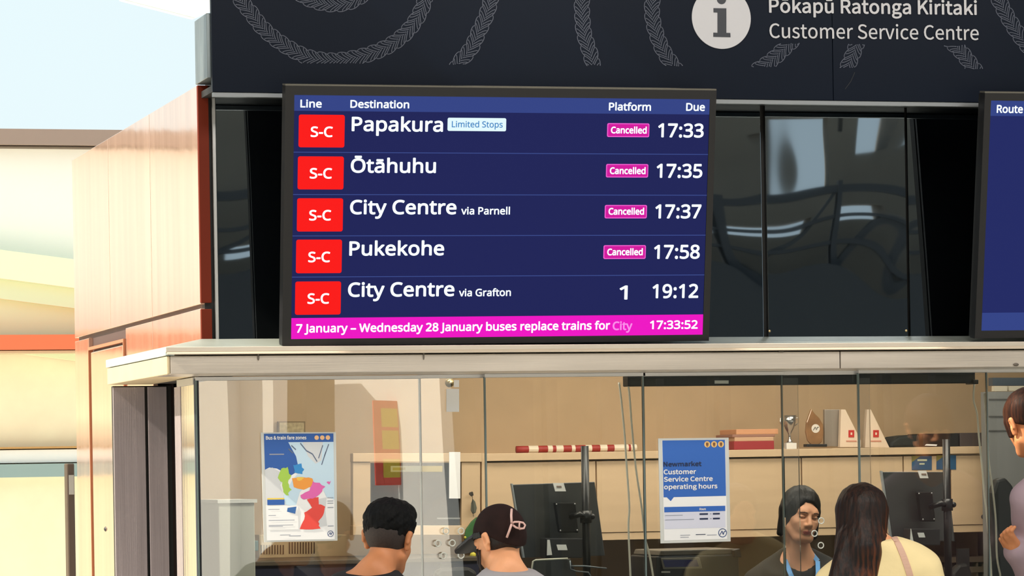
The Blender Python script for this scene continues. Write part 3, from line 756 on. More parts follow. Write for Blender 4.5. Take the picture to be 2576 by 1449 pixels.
for a, b in (((.52, .10), (.60, .17)), ((.60, .17), (.68, .20)), ((.68, .20), (.74, .27)), ((.46, .16), (.40, .12)), ((.42, .19), (.36, .15)), ((.82, .12), (.76, .24)), ((.86, .18), (.80, .30)), ((.90, .11), (.84, .22))):
    n_ = Vector((-(b[1] - a[1]), b[0] - a[0])).normalized() * .006; pq(m, uv, [(a[0] - n_.x, a[1] - n_.y), (a[0] + n_.x, a[1] + n_.y), (b[0] + n_.x, b[1] + n_.y), (b[0] - n_.x, b[1] - n_.y)], .002)
m.build('coast_line', Ink('slate', (96, 110, 136)), po, fixn=False)
m = MB(); plett(m, 'Bus & train fare zones', uv, .065, .60, .064, .030, .05); m.build('title_lettering', M_paper, po, fixn=False)
m = MB()
for k in range(3):
    u = .74 + k * .075; m.poly([uv(u + .03 * math.cos(t * math.pi / 8), .05 + .021 * math.sin(t * math.pi / 8), .002) for t in range(16)])
m.build('travel_icon', Ink('pale_orange', (240, 190, 140)), po, fixn=False)
m = MB(); pr(m, uv, .06, .60, .29, .612, .002); m.build('yellow_rule', Ink('mustard', (232, 200, 70)), po, fixn=False)
m = MB(); pr(m, uv, .06, .614, .29, .662, .002); m.build('key_band', Ink('royal', (44, 92, 170)), po, fixn=False)
m = MB(); pr(m, uv, .06, .67, .47, .89, .0016); m.build('key_box', M_paper, po, fixn=False)
m = MB(); pq(m, uv, [(.33, .69), (.45, .68), (.43, .745), (.32, .725)], .0026); m.build('travel_card', Ink('card', (56, 104, 170)), po, fixn=False)
for q in [(.07, v_, u1_, v_ + .005) for v_, u1_ in ((.70, .22), (.755, .17), (.80, .42), (.845, .40), (.855, .26))] + [(.87, v_, .95, v_ + .006) for v_ in (.60, .63, .65, .69, .86)] + [(.22, .935, .36, .940), (.34, .945, .50, .951), (.105, .195, .30, .205)]:
    m = MB(); pr(m, uv, *q, .0024); m.build('small_print', Ink('grey', (150, 156, 172)), po, fixn=False)
at_logo(po, uv, .905, .935, .042)
# hours poster
po, uv = poster([(1656, 1103), (1833, 1101), (1838, 1362), (1662, 1367)], 'blue and white opening hours poster on the glass, left of the clerk')
m = MB(); pr(m, uv, .05, .02, .95, .975, .0008); m.build('sheet', M_paper, po, fixn=False)
Ib = Ink('hours_blue', (44, 100, 188))
m = MB(); pr(m, uv, .055, .02, .945, .545); pq(m, uv, [(.055, .545), (.945, .545), (.945, .56), (.20, .562), (.155, .60), (.10, .562), (.055, .562)]); m.build('speech_panel', Ib, po, fixn=False)
for t, u1_, vb, cmat in (('Newmarket', .60, .268, Ink('night', (24, 40, 78))), ('Customer', .52, .342, M_paper), ('Service Centre', .755, .412, M_paper), ('operating hours', .82, .484, M_paper)):
    m = MB(); plett(m, t, uv, .065, u1_, vb, .042, .05); m.build('lettering', cmat, po, fixn=False)
for k in range(3):
    u = .69 + k * .098; m = MB(); m.poly([uv(u + .042 * math.cos(t * math.pi / 10), .062 + .030 * math.sin(t * math.pi / 10), .002) for t in range(20)]); ic = m.build('travel_icon', Ink('amber', (240, 196, 120)), po, fixn=False)
    m = MB(); pr(m, uv, u - .018, .045, u + .018, .075, .0026); pr(m, uv, u - .012, .077, u + .012, .083, .0026); m.build('vehicle', Ink('brown', (130, 84, 50)), ic, fixn=False)
m = MB(); pr(m, uv, .06, .655, .93, .705, .002); m.build('table_head', Ib, po, fixn=False)
m = MB(); pr(m, uv, .06, .705, .93, .865, .0014); m.build('table_body', Ink('lilac', (212, 214, 232)), po, fixn=False)
m = MB(); plett(m, 'Hours', uv, .56, .65, .692, .022, .04, .003); m.build('lettering', M_paper, po, fixn=False)
for q in ((.07, .733, .32, .739), (.07, .775, .48, .781), (.28, .925, .42, .930), (.28, .945, .40, .950), (.66, .93, .80, .935)):
    m = MB(); pr(m, uv, *q, .0022); m.build('small_print', Ink('grey', (150, 156, 172)), po, fixn=False)
for q in [z for v_ in (.722, .768) for z in ((.56, v_, .68, v_ + .016), (.71, v_ + .006, .73, v_ + .010), (.75, v_, .85, v_ + .016))] + [(.50, .922, .64, .928)]:
    m = MB(); pr(m, uv, *q, .0022); m.build('bold_print', Ink('night', (24, 40, 78)), po, fixn=False)
at_logo(po, uv, .885, .915, .062)

# speak-through holes: clear rings in the panes
for grp, lst, lab in (('left', ((1160, 1336), (1138, 1366), (1102, 1367), (1116, 1398), (1160, 1397), (1122, 1336)), 'clear speak-through ring in the glass beside the capped woman'),
                      ('right', ((2066, 1310), (2065, 1372), (2049, 1342)), 'clear speak-through ring in the glass in front of the clerk')):
    for x, y in lst:
        p = at(x, y, YG + .0125)
        tag(MB().ring(p, .0115, .0024, (1, 0, 0), (0, 0, 1)).build('speech_hole_ring', mat('clear_ring', (214, 216, 208), .2, .2, spec=.8), smooth=True, loc=p), lab, 'ring', 'speak-through rings ' + grp)

# ================================================================= INSIDE THE OFFICE
YK = 15.55                                                     # front of the wall cupboards
Lt = M_beige
zTop, zLip, zBot = Z(1300, 1140, YK), Z(1300, 1159, YK), Z(1640, 1356, YK)
cab_edges = (1222, 1500, 1764, 2017, 2273, 2392, 2488)
cl_ = ('plain beige wall cupboard behind the left office monitor', 'beige wall cupboard above the opening between pole and cords', 'beige wall cupboard behind the hours poster', 'beige wall cupboard above the clerk', 'beige wall cupboard with the first blue notice', 'beige wall cupboard behind the right black pole')
for i, (a, b) in enumerate(zip(cab_edges, cab_edges[1:])):
    xa, xb = at(a, 1200, YK).x, at(b, 1200, YK).x
    r = empty('wall_cupboard', ((xa + xb) / 2, YK + .25, zBot), cl_[i], 'cupboard', 'wall cupboards along the back')
    MB().box(xa + .001, xb - .001, YK + .02, 16.05, zBot, zLip - .004).build('carcass', Lt, r)
    dr = MB().box(xa + .003, xb - .003, YK, YK + .018, zBot + .035, zLip - .008).build('door', Lt, r, bevel=.002)
    MB().box(xa + .001, xb - .001, YK + .004, YK + .02, zBot, zBot + .032).build('bottom_rail', Lt, r)
    if i == 5:
        p = at(2474, 1300, YK - .012); MB().ball(p, .012, 10, 8).build('knob', M_dark, dr, smooth=True)
xa, xb = at(1222, 1200, YK).x, at(2488, 1200, YK).x
tag(MB().box(xa, xb, YK - .02, 16.05, zLip, zTop).build('ledge_board', Lt, loc=((xa + xb) / 2, YK, zLip), bevel=.002), 'long beige worktop board running over the wall cupboards', 'shelf')
# hatch cupboard on the left with dark opening
r = empty('display_cabinet', (at(1048, 1345, YK).x, YK, Z(1048, 1345, YK)), 'beige cabinet with dark glazed front, behind the dark-haired man', 'cabinet')
m = MB(); m.pxbox(888, 1140, 1212, 1162, YK - .03, .06); m.pxbox(888, 1162, 932, 1322, YK - .02, .05); m.pxbox(1161, 1162, 1208, 1322, YK - .02, .05); m.pxbox(888, 1322, 1208, 1346, YK - .03, .06)
m.build('frame', Lt, r, bevel=.002)
m = MB(); m.pxbox(932, 1164, 1161, 1322, YK + .06, .02); m.build('back', mat('cabinet_dark', (44, 46, 50), .3), r)
m = MB(); m.pxbox(934, 1166, 1159, 1320, YK, .006); m.build('door_glass', glass_mat('cabinet_glass', (.7, .72, .74), 1.5, 1.0), r)
m = MB(); m.pxbox(1100, 1302, 1158, 1306, YK - .004, .004); m.build('rail', M_alu, r)
r = tag(MB().pxbox(1212, 1140, 1221, 1420, YK - .01, .08).build('cupboard_end_panel', Lt, loc=at(1216, 1420, YK)), 'narrow beige upright between glazed cabinet and cupboards', 'panel')
# picture behind the map poster
r = empty('wall_picture', at(733, 1100, 16.0), 'small framed sketch high on the tan wall above the map poster', 'picture')
MB().pxbox(700, 1060, 768, 1100, 16.02, .025).build('frame', mat('bronze_frame', (120, 100, 70), .4), r)
m = MB().pxbox(703, 1063, 765, 1100, 16.014, .006); m.build('print', mat('sepia_print', (176, 160, 126), .7, var=.3, vscale=(60, 1, 60)), r)
# heater grille low on the left wall
YH = 15.9
r = empty('wall_heater', at(760, 1412, YH), 'beige wall heater with two rows of slots below the map poster', 'heater')
m = MB().pxbox(652, 1345, 872, 1411, YH, .12); m.build('case', mat('heater_beige', (190, 168, 130), .5), r, bevel=.004)
m = MB()
for k in range(9): m.pxbox(656 + k * 6.9, 1371, 659 + k * 6.9, 1394, YH - .003, .004)
for k in range(10): m.pxbox(727 + k * 6.9, 1364, 730 + k * 6.9, 1393, YH - .003, .004)
m.build('slot', mat('slot_brown', (66, 50, 30), .7), r)
# pale tall cupboard and teal box at the far left
YP = 14.2
r = empty('pale_cupboard', (at(594, 1449, YP).x, YP, 0), 'pale grey tall cupboard standing behind the left end of the glass', 'cupboard')
a, b = at(549, 1266, YP), at(640, 1266, YP)
MB().box(a.x, b.x, YP, YP + .4, 0, a.z).build('body', mat('pale_grey_laminate', (188, 190, 178), .5), r, bevel=.004)
MB().box(a.x - .004, b.x + .01, YP - .01, YP + .4, a.z, a.z + .014).build('top', mat('pale_top', (226, 228, 224), .4), r)
tag(MB().pxbox(630, 1360, 650, 1386, 15.5, .12).build('teal_box', mat('teal_plastic', (72, 110, 112), .5), loc=at(640, 1386, 15.5), bevel=.004), 'teal box on the counter at the left edge of the heater', 'box')
# back counter
zc_ = Z(760, 1410, 15.2)
r = empty('back_counter', (5.0, 15.6, 0), 'dark navy back counter along the office wall', 'counter')
MB().box(at(632, 1410, 15.2).x, at(1205, 1410, 15.2).x, 15.2, 15.88, 0, zc_ - .02).build('base', mat('navy_laminate', (22, 26, 52), .5), r)
MB().box(at(630, 1410, 15.2).x, at(1205, 1410, 15.2).x, 15.18, 15.88, zc_ - .02, zc_).build('worktop', mat('worktop_edge', (78, 68, 54), .5), r, bevel=.003)
struct('trim_23', MB().box(at(1205, 1300, 16).x, at(2484, 1300, 16).x, 16.02, 16.05, 0, zBot), mat('splashback', (112, 96, 76), .5, var=.06))
# service desk just inside the glass
r = empty('service_desk', (5, 13.6, 0), 'dark service desk running inside the glass', 'desk')
MB().box(XW + .6, 9.0, YG + .2, 13.8, .92, .96).build('worktop', mat('desk_dark', (40, 40, 44), .4), r, bevel=.003)
MB().box(XW + .6, 9.0, YG + .22, YG + .26, 0, .92).build('front', mat('desk_dark', (40, 40, 44), .4), r)

# things on top of the cupboards
YT = 15.7
def onpx(x, y): return at(x, y, YT)
def top_box(name, x0, y0, x1, m, label, cat, dep=.2, y1=1137.0, grp=None, bevel=.003):
    a, b = onpx(x0, y0), onpx(x1, y0)
    o = MB().box(a.x, b.x, YT, YT + dep, zTop + .0005, a.z).build(name, m, loc=((a.x + b.x) / 2, YT, zTop), bevel=bevel)
    return tag(o, label, cat, grp)
# rolled poster tube
a, b = onpx(1303, 1131), onpx(1602, 1120)
r = empty('rolled_banner', ((a.x + b.x) / 2, YT, zTop), 'rolled red and white banner lying on the cupboard top', 'banner')
ax = [Vector((a.x + (b.x - a.x) * t, YT + .03, zTop + .018)) for t in np.linspace(0, 1, 20)]
MB().tube(ax, .0165, 12).build('roll', mat('banner_red', (150, 40, 34), .5), r, smooth=True)
for t, w_ in ((.10, .08), (.26, .04), (.33, .06), (.46, .03), (.58, .05), (.70, .06), (.82, .12), (.96, .05)):
    x = a.x + (b.x - a.x) * t; MB().tube([(x, YT + .03, zTop + .018), (x + (b.x - a.x) * w_, YT + .03, zTop + .018)], .0170, 12).build('white_band', mat('banner_white', (216, 204, 184), .5), r)
# folders
for x0, y0, x1, zz0, zz1, c, lab in ((1846, 1108, 1948, 1135, 1110, (150, 44, 50), 'dark red folder at the bottom of the pile on the cupboards'), (1848, 1098, 1946, 1109, 1100, (196, 160, 130), 'tan folder in the middle of the pile on the cupboards'), (1842, 1090, 1950, 1099, 1093, (150, 110, 96), 'brown folder second from the top of the pile on the cupboards'), (1852, 1076, 1958, 1092, 1080, (206, 150, 112), 'orange tan folder on top of the pile on the cupboards')):
    a, b = onpx(x0, zz1), onpx(x1, zz0)
    z0_ = zTop + .0005 if zz0 == 1135 else b.z
    tag(MB().box(a.x, b.x, YT, YT + .24, z0_, max(a.z, z0_ + .008)).build('folder', mat('folder_%d' % y0, c, .6), loc=((a.x + b.x) / 2, YT, z0_), bevel=.003), lab, 'folder', 'folders piled on the cupboards')
# trophy cup
p = onpx(1996, 1122); p.z = zTop
r = empty('trophy_cup', (p.x, YT + .05, zTop), 'small silver trophy cup on a white base on the cupboards', 'trophy')
c = Vector((p.x, YT + .05, zTop))
MB().box(c.x - .026, c.x + .026, c.y - .026, c.y + .026, zTop + .0005, zTop + .03).build('base', M_white, r, bevel=.002)
MB().lathe(c, [(.016, .03), (.012, .04), (.006, .05), (.005, .07), (.010, .08), (.022, .10), (.030, .13), (.034, .162), (.031, .162), (.024, .13), (.008, .1)], 20).build('cup', mat('silver', (200, 198, 196), .2, .95), r, smooth=True)
for sgn in (-1, 1):
    MB().tube([c + Vector((sgn * .030, 0, .15)), c + Vector((sgn * .046, 0, .15)), c + Vector((sgn * .046, 0, .125)), c + Vector((sgn * .026, 0, .11))], .0028, 6).build('handle', mat('silver', (200, 198, 196), .2, .95), r, smooth=True)
# leaf shaped award
r = empty('leaf_award', (onpx(2050, 1120).x, YT + .03, zTop), 'amber leaf-shaped glass award with round emblem', 'award')
LP = [(2041, 1028), (2050, 1040), (2062, 1052), (2071, 1068), (2072, 1090), (2068, 1112), (2058, 1120), (2042, 1120), (2032, 1108), (2027, 1086), (2029, 1062), (2036, 1042)]
m = MB().px(LP, YT + .02, .016); m.build('leaf', mat('amber_glass', (150, 112, 78), .15, .1, var=.25, vscale=(12, 1, 12), spec=.8), r, bevel=.004)
m = MB().pxbox(2030, 1117, 2081, 1124, YT + .0, .05); m.build('base', M_dark, r, bevel=.002)
c = at(2052, 1078, YT + .018); m = MB(); m.prism([c + Vector((math.cos(k * math.pi / 12) * .021, 0, math.sin(k * math.pi / 12) * .021)) for k in range(24)], (0, .002, 0)); m.build('emblem', mat('emblem_white', (224, 216, 206), .5), r)
m = MB(); m.tube([c + Vector(v) for v in ((-.013, -.002, -.008), (-.003, -.002, .008), (.003, -.002, -.007), (.008, -.002, .006), (.015, -.002, .006))], .0016, 6); m.build('emblem_mark', M_dark, r)
tag(MB().px([(2074, 1030), (2074, 1123), (2116, 1123), (2116, 1030)], YT + .06, .02).build('grey_plaque', mat('plaque_grey', (150, 140, 130), .35, .2, var=.08), loc=onpx(2095, 1123), bevel=.002), 'flat grey award plaque between the leaf award and the white wedge', 'plaque')
for i, (L_, w_, lab) in enumerate((
        ([(2116, 1030), (2127, 1030), (2166, 1108), (2166, 1125), (2113, 1125)], (2135, 1082), 'white wedge award with a red square, next to the grey plaque'),
        ([(2181, 1030), (2191, 1030), (2238, 1126), (2176, 1126)], (2197, 1082), 'white wedge award with a red square, next to the black bag'))):
    r = empty('wedge_award', onpx(L_[0][0] + 22, 1126), lab, 'award', 'white wedge awards on the cupboards')
    m = MB().px(L_, YT + .02 + .02 * i, .03); m.build('wedge', mat('wedge_white', (226, 206, 184), .5), r, bevel=.002)
    yq2 = YT + .019 + .02 * i
    m = MB().pxbox(w_[0], w_[1], w_[0] + 14, w_[1] + 18, yq2 - .002, .003); m.build('red_square', mat('award_red', (190, 44, 36), .5), r)
    m = MB().pxbox(w_[0] + 5, w_[1] + 6, w_[0] + 9, w_[1] + 12, yq2 - .0035, .003); m.build('mark', mat('wedge_white', (226, 206, 184), .5), r)
    m = MB().pxbox(w_[0] - 6, w_[1] + 26, w_[0] + 20, w_[1] + 29, yq2 - .002, .003); m.build('caption', mat('caption_red', (206, 140, 120), .5), r)
# black bag, black box, dark box
r = empty('black_bag', onpx(2280, 1125), 'slumped black bag on the cupboards beside the right wedge award', 'bag')
m = MB().px([(2240, 1125), (2244, 1110), (2262, 1098), (2290, 1094), (2314, 1093), (2316, 1125)], YT + .03, .18); m.build('body', mat('black_cloth', (34, 38, 38), .8, bump=.004, bscale=(20, 20, 20)), r, bevel=.012)
top_box('black_case', 2322, 1091, 2411, mat('case_black', (14, 14, 15), .6), 'square black case on the cupboards behind the right pole', 'case')
a = onpx(2340, 1125); tag(MB().px([(2328, 1121), (2332, 1117), (2358, 1118), (2356, 1122)], YT - .01, .06).build('paper_packet', M_paper, loc=onpx(2343, 1122)), 'small white paper packet in front of the black case', 'packet')
top_box('grey_crate', 2415, 1089, 2486, mat('crate_grey', (70, 60, 58), .6), 'dark grey crate at the right end of the cupboard top', 'crate')
# blue notices on the cupboard doors
for x0, x1, y0, y1, lab in ((2294, 2344, 1147, 1182, 'blue notice with two lines of white print on the cupboards'), (2356, 2405, 1145, 1181, 'blue notice half hidden by the black pole')):
    r = empty('blue_notice', at((x0 + x1) / 2, y1, YK - .003), lab, 'notice', 'blue notices on the cupboards')
    m = MB().pxbox(x0, y0, x1, y1, YK - .003, .002); m.build('card', mat('notice_blue', (36, 84, 122), .5), r)
    m = MB().px([(x0, y0), (x0, y0 + 16), (x0 + 22, y0)], YK - .0042, .001); m.build('corner', mat('notice_gold', (128, 120, 60), .5), r)
    if x0 < 2300:
        m = MB().pxbox(x0 + 14, y0 + 8, x0 + 38, y0 + 13, YK - .0045, .001); m.pxbox(x0 + 19, y0 + 18, x0 + 32, y0 + 22, YK - .0045, .001); m.build('print', mat('notice_print', (190, 196, 170), .5), r)

# blind cassette and cords at the head of the glass
yb2 = YG + .16
r = empty('roller_blind', at(2020, 970, yb2), 'black roller blind cassette across the top of the counter glass', 'blind')
m = MB(); a, b = at(1580, 972, yb2), at(2454, 970, yb2); m.box(a.x, b.x, yb2, yb2 + .07, a.z, a.z + .07); m.build('cassette', mat('blind_black', (30, 33, 34), .4), r, bevel=.004)
m = MB().pxbox(2448, 955, 2462, 966, yb2 - .01, .08); m.build('end_cap', M_dark, r, bevel=.003)
m = MB().pxbox(1798, 957, 1833, 965, yb2 - .003, .003); m.build('sticker', M_white, r)
Mc = mat('cord_white', (250, 244, 226), .6)
def cord(P, lab, y=yb2 + .03):
    pts = smooth_path(P, 6.0); ps = [at(x, yy, y) for x, yy in pts] + [at(P[-1][0] + 3, 1520, y)]
    tag(MB().tube(ps, .0042, 8).build('blind_cord', Mc, smooth=True, loc=ps[-1]), lab, 'cord')
cord([(1557, 962), (1562, 1000), (1571, 1090), (1576, 1168), (1583, 1272), (1581, 1328), (1586, 1449)], 'white blind cord left of the glass joint by the hours poster')
cord([(1580, 966), (1584, 1000), (1590, 1080), (1600, 1180), (1614, 1275), (1623, 1353), (1634, 1397), (1643, 1449)], 'white blind cord hanging closest to the hours poster')
cord([(2451, 966), (2449, 1005), (2458, 1042), (2463, 1103), (2471, 1180), (2476, 1240), (2483, 1300), (2490, 1380), (2494, 1449)], 'white blind cord hanging from the right end of the blind')
cord([(2477, 990), (2481, 1060), (2487, 1155), (2497, 1230), (2505, 1310), (2508, 1400), (2517, 1449)], 'white blind cord between the blind and the tall man', YG + .06)
# ceiling camera, labels
p = at(1131, 963, 13.6)
r = empty('dome_camera', p, 'small gold dome camera above the white label strip', 'camera')
MB().ball(p, .0185, 18, 12).build('dome', mat('smoked_gold', (176, 150, 96), .12, .6), r, smooth=True)
MB().lathe(p + Vector((0, 0, .012)), [(.012, 0), (.012, 2.739 - p.z - .012)], 14).build('stem', mat('stem_beige', (200, 186, 160), .5), r)
MB().ball(p + Vector((.001, -.0165, .001)), .006, 10, 8).build('lens', mat('lens_pale', (255, 236, 196), .3), r, smooth=True)
for x0, y0, x1, y1, y, lab in ((1123, 978, 1155, 1036, YG + .0265, 'white paper strip hanging under the dome camera'), (1130, 1137, 1158, 1254, YK - .0325, 'long white paper strip on the glazed cabinet'), (1142, 956, 1155, 974, YG + .0265, 'white paper tab behind the dome camera')):
    a = at((x0 + x1) / 2, y1, y)
    tag(MB().pxbox(x0, y0, x1, y1, y, .002).build('paper_strip', M_paper, loc=a), lab, 'paper')
r = empty('counter_label', at(1048, 1187, YG + .012), 'long cream label strip on the glass right of the map poster', 'label')
MB().pxbox(983, 1172, 1113, 1187, YG + .011, .002).build('strip', mat('cream_label', (226, 214, 182), .6), r)
MB().pxbox(988, 1176, 1020, 1183, YG + .0102, .001).build('print', mat('label_print', (196, 170, 90), .6), r)

# office monitors on black poles -------------------------------------------------
def office_monitor(pts, y, dy, label, lab_px, vesa, tags):
    r = empty('office_monitor', at((pts[2][0] + pts[3][0]) / 2, pts[2][1], y), label, 'monitor')
    q = [at(pts[0][0], pts[0][1], y), at(pts[1][0], pts[1][1], y + dy), at(pts[2][0], pts[2][1], y + dy), at(pts[3][0], pts[3][1], y)]
    m = MB().prism(q, (.004, .022, 0)); m.build('back_shell', mat('monitor_back', (58, 60, 60), .38, var=.08, vscale=(5, 5, 5)), r, bevel=.003)
    m = MB().prism([q[0] + Vector((-.006, .004, .004)), q[3] + Vector((-.006, .004, 0)), q[3] + Vector((0, .004, 0)), q[0] + Vector((0, .004, .004))], (0, .02, 0)); m.build('side_edge', mat('pale_edge', (178, 186, 190), .3, .3), r)
    x0, y0, x1, y1 = lab_px
    m = MB().px([(x0, y0), (x0 + 6, y1), (x1, y1), (x1 - 6, y0)], y - .006, .004); m.build('asset_label', M_white, r)
    m = MB().px([(x0 + 9, y0 + 7), (x0 + 10, y0 + 11), (x0 + 22, y0 + 11), (x0 + 21, y0 + 7)], y - .0075, .002); m.build('label_print', mat('print_grey', (150, 130, 120), .6), r)
    x0, y0, x1, y1 = vesa
    vm = MB().px([(x0, y0), (x0 + 12, y1), (x1, y1), (x1 - 8, y0)], y - .03, .03).build('mount_plate', M_black, r, bevel=.004)
    for x, yy in ((x0 + 4, y0 + 5), (x1 - 10, y0 + 4), (x0 + 14, y1 - 5), (x1 - 4, y1 - 6)):
        p = at(x, yy, y - .032); MB().ball(p, .004, 8, 6).build('bolt', M_alu, vm, smooth=True)
    return r
M_pole = mat('pole_black', (22, 24, 26), .35)
def pole(x, ytop, y, lab, arm_to, yarm):
    a = at(x, ytop, y); r = empty('monitor_pole', (a.x, y, .96), lab, 'pole')
    MB().lathe((a.x, y, 0), [(.016, .965), (.016, a.z)], 18).build('upright', M_pole, r, smooth=True)
    MB().lathe((a.x, y, .96), [(.07, .001), (.07, .012), (.02, .02)], 20).build('foot', M_pole, r)
    p = at(x, yarm, y)
    MB().lathe((a.x, y, p.z - .025), [(.024, 0), (.024, .05)], 16).build('collar', M_pole, r, smooth=True)
    q = at(arm_to[0], arm_to[1], y + .02)
    MB().tube([p + Vector((0, 0, 0)), p.lerp(q, .5) + Vector((0, -.04, .01)), q], .012, 10).build('arm', M_pole, r, smooth=True)
    MB().ball(p + Vector((.03, -.01, 0)), .012, 10, 8).build('clamp_knob', M_pole, r, smooth=True)
office_monitor([(1291, 1219), (1496, 1212), (1522, 1398), (1321, 1403)], 13.75, .05, 'left office monitor seen from behind, on a black pole', (1391, 1215, 1424, 1236), (1396, 1264, 1456, 1340), 1)
pole(1471, 1122, 13.68, 'black pole carrying the left office monitor', (1436, 1300), 1300)
office_monitor([(2221, 1187), (2384, 1187), (2402, 1362), (2247, 1362)], 13.75, .05, 'right office monitor seen from behind, next to the long-haired woman', (2309, 1184, 2336, 1203), (2308, 1237, 2354, 1312), 1)
pole(2380, 1105, 13.68, 'black pole carrying the right office monitor', (2340, 1275), 1270)
# small equipment boxes under the monitors
def kit(x0, y0, x1, y1, y, lab, l1, l2):
    r = empty('docking_box', at((x0 + x1) / 2, y1, y), lab, 'box', 'black docking boxes under the monitors')
    MB().pxbox(x0, y0, x1, y1, y, .08).build('case', M_dark, r, bevel=.004)
    MB().px([(l1[0] + 1, l1[1]), (l1[0], l1[3]), (l1[2], l1[3] - 1), (l1[2] - 6, l1[1])], y - .002, .002).build('paper_tag', M_white, r)
    MB().px([(l2[0], l2[1]), (l2[0] + 4, l2[3]), (l2[2], l2[3]), (l2[2] - 4, l2[1])], y - .002, .002).build('white_sticker', M_white, r)
kit(1372, 1354, 1466, 1404, 13.62, 'black docking box with white stickers under the left monitor', (1376, 1358, 1389, 1397), (1400, 1370, 1428, 1384))
kit(2290, 1330, 2366, 1372, 13.62, 'black docking box with white stickers under the right monitor', (2290, 1330, 2298, 1362), (2308, 1340, 2328, 1352))
# customer facing tablet with pale rim and the card terminal
r = empty('tablet_stand', at(1400, 1500, 13.5), 'dark tablet with a pale rim standing below the left monitor', 'tablet')
MB().px([(1340, 1411), (1330, 1500), (1470, 1500), (1436, 1406)], 13.45, .012).build('body', mat('tablet_dark', (26, 30, 36), .3), r, bevel=.003)
rim = [at(x, y, 13.445) for x, y in ((1331, 1480), (1341, 1412), (1348, 1409), (1428, 1405))]
MB().tube(rim, .004, 8).build('rim', mat('pale_rim', (206, 204, 186), .4), r, smooth=True)
r = empty('wire_rack', at(1460, 1470, 13.4), 'grey wire rack beside the tablet under the left pole', 'rack')
for P_ in ([(1434, 1410), (1435, 1432), (1450, 1437), (1480, 1440), (1494, 1462), (1500, 1500)], [(1436, 1424), (1470, 1424), (1526, 1430)]):
    MB().tube([at(x, y, 13.4) for x, y in P_], .003, 8).build('wire', mat('wire_grey', (120, 130, 136), .4, .6), r, smooth=True)
# printer / card machine behind the hours poster
yp = 13.42
r = empty('printer', at(1750, 1500, yp), 'black office printer with a small blue screen below the hours poster', 'printer')
MB().px([(1652, 1400), (1648, 1608), (1866, 1603), (1858, 1394)], yp, .35).build('body', mat('printer_black', (34, 37, 40), .4), r, bevel=.006)
MB().px([(1657, 1398), (1662, 1385), (1852, 1380), (1858, 1394)], yp + .01, .34).build('lid', mat('printer_lid', (96, 90, 80), .4), r, bevel=.004)
m = MB().px([(1664, 1404), (1670, 1432), (1767, 1430), (1760, 1402)], yp - .012, .012); sc_ = m.build('control_panel', mat('panel_grey', (120, 116, 106), .4), r, bevel=.002)
MB().px([(1668, 1409), (1673, 1427), (1758, 1425), (1753, 1408)], yp - .0135, .002).build('panel_display', mat('panel_blue', (40, 50, 104), .2), sc_)
MB().px([(1664, 1437), (1664, 1441), (1686, 1441), (1686, 1437)], yp - .003, .003).build('button_strip', M_alu, r)
MB().px([(1846, 1384), (1848, 1402), (1866, 1402), (1862, 1380)], yp - .02, .05).build('hinge', M_dark, r, bevel=.003)
# green hanging leaf charm with flowers
yh = YK - .055
r = empty('leaf_charm', at(1188, 1360, yh), 'green leaf charm with yellow flowers hanging by the capped woman', 'charm')
MB().tube([at(1187, 1236, yh), at(1189, 1262, yh), at(1191, 1300, yh)], .0012, 6).build('string', M_dark, r)
MB().px([(1182, 1238), (1190, 1237), (1192, 1246), (1186, 1249), (1180, 1243)], yh, .008).build('dark_bead', mat('bead_dark', (60, 52, 44), .6), r, bevel=.002)
MB().px([(1190, 1255), (1196, 1262), (1200, 1278), (1197, 1290), (1190, 1293), (1185, 1284), (1186, 1266)], yh, .010).build('dark_leaf', mat('leaf_grey', (88, 90, 78), .6), r, bevel=.003)
MB().px([(1200, 1300), (1186, 1312), (1172, 1332), (1168, 1356), (1178, 1372), (1192, 1362), (1203, 1340), (1206, 1316)], yh, .012).build('green_leaf', mat('leaf_green', (52, 104, 52), .5, var=.2, vscale=(30, 30, 30)), r, bevel=.004)
MB().px([(1204, 1298), (1207, 1320), (1203, 1345), (1199, 1352), (1202, 1318)], yh - .004, .006).build('lime_rim', mat('leaf_lime', (176, 186, 90), .5), r, bevel=.001)
for x, y, s_ in ((1170, 1352, 4), (1190, 1396, 9), (1183, 1402, 6), (1196, 1408, 6)):
    p = at(x, y, yh - .01); MB().ball(p, s_ / 620, 10, 7, sc=(1, .6, .9)).build('yellow_flower', mat('flower_yellow', (206, 196, 70), .6), r, smooth=True)
# dark office chair backs
for (P_, y, lab) in (([(1092, 1500), (1096, 1440), (1110, 1429), (1180, 1426), (1200, 1438), (1206, 1500)], 14.75, 'dark grey office chair back between the two left customers'), ([(2495, 1500), (2496, 1240), (2508, 1205), (2530, 1200), (2550, 1222), (2556, 1260), (2556, 1500)], 14.35, 'tall black chair back next to the tall man'), ([(2392, 1500), (2396, 1440), (2412, 1420), (2438, 1416), (2446, 1440), (2450, 1500)], 15.25, 'low black chair back at the foot of the right pole')):
    a = at(P_[0][0] + 40, 1500, y); r = empty('office_chair', (a.x, y, 0), lab, 'chair')
    MB().px(P_, y, .06).build('backrest', mat('chair_black', (22, 24, 25), .6), r, bevel=.015)
    MB().lathe((a.x, y - .15, 0), [(.25, .001), (.25, .03), (.03, .06), (.03, .44)], 16).build('base', M_dark, r)
    MB().box(a.x - .23, a.x + .23, y - .4, y + .05, .44, .52).build('seat', mat('chair_black', (22, 24, 25), .6), r, bevel=.02)
    MB().box(a.x - .03, a.x + .03, y + .03, y + .05, .5, 1.25).build('back_stem', M_dark, r)
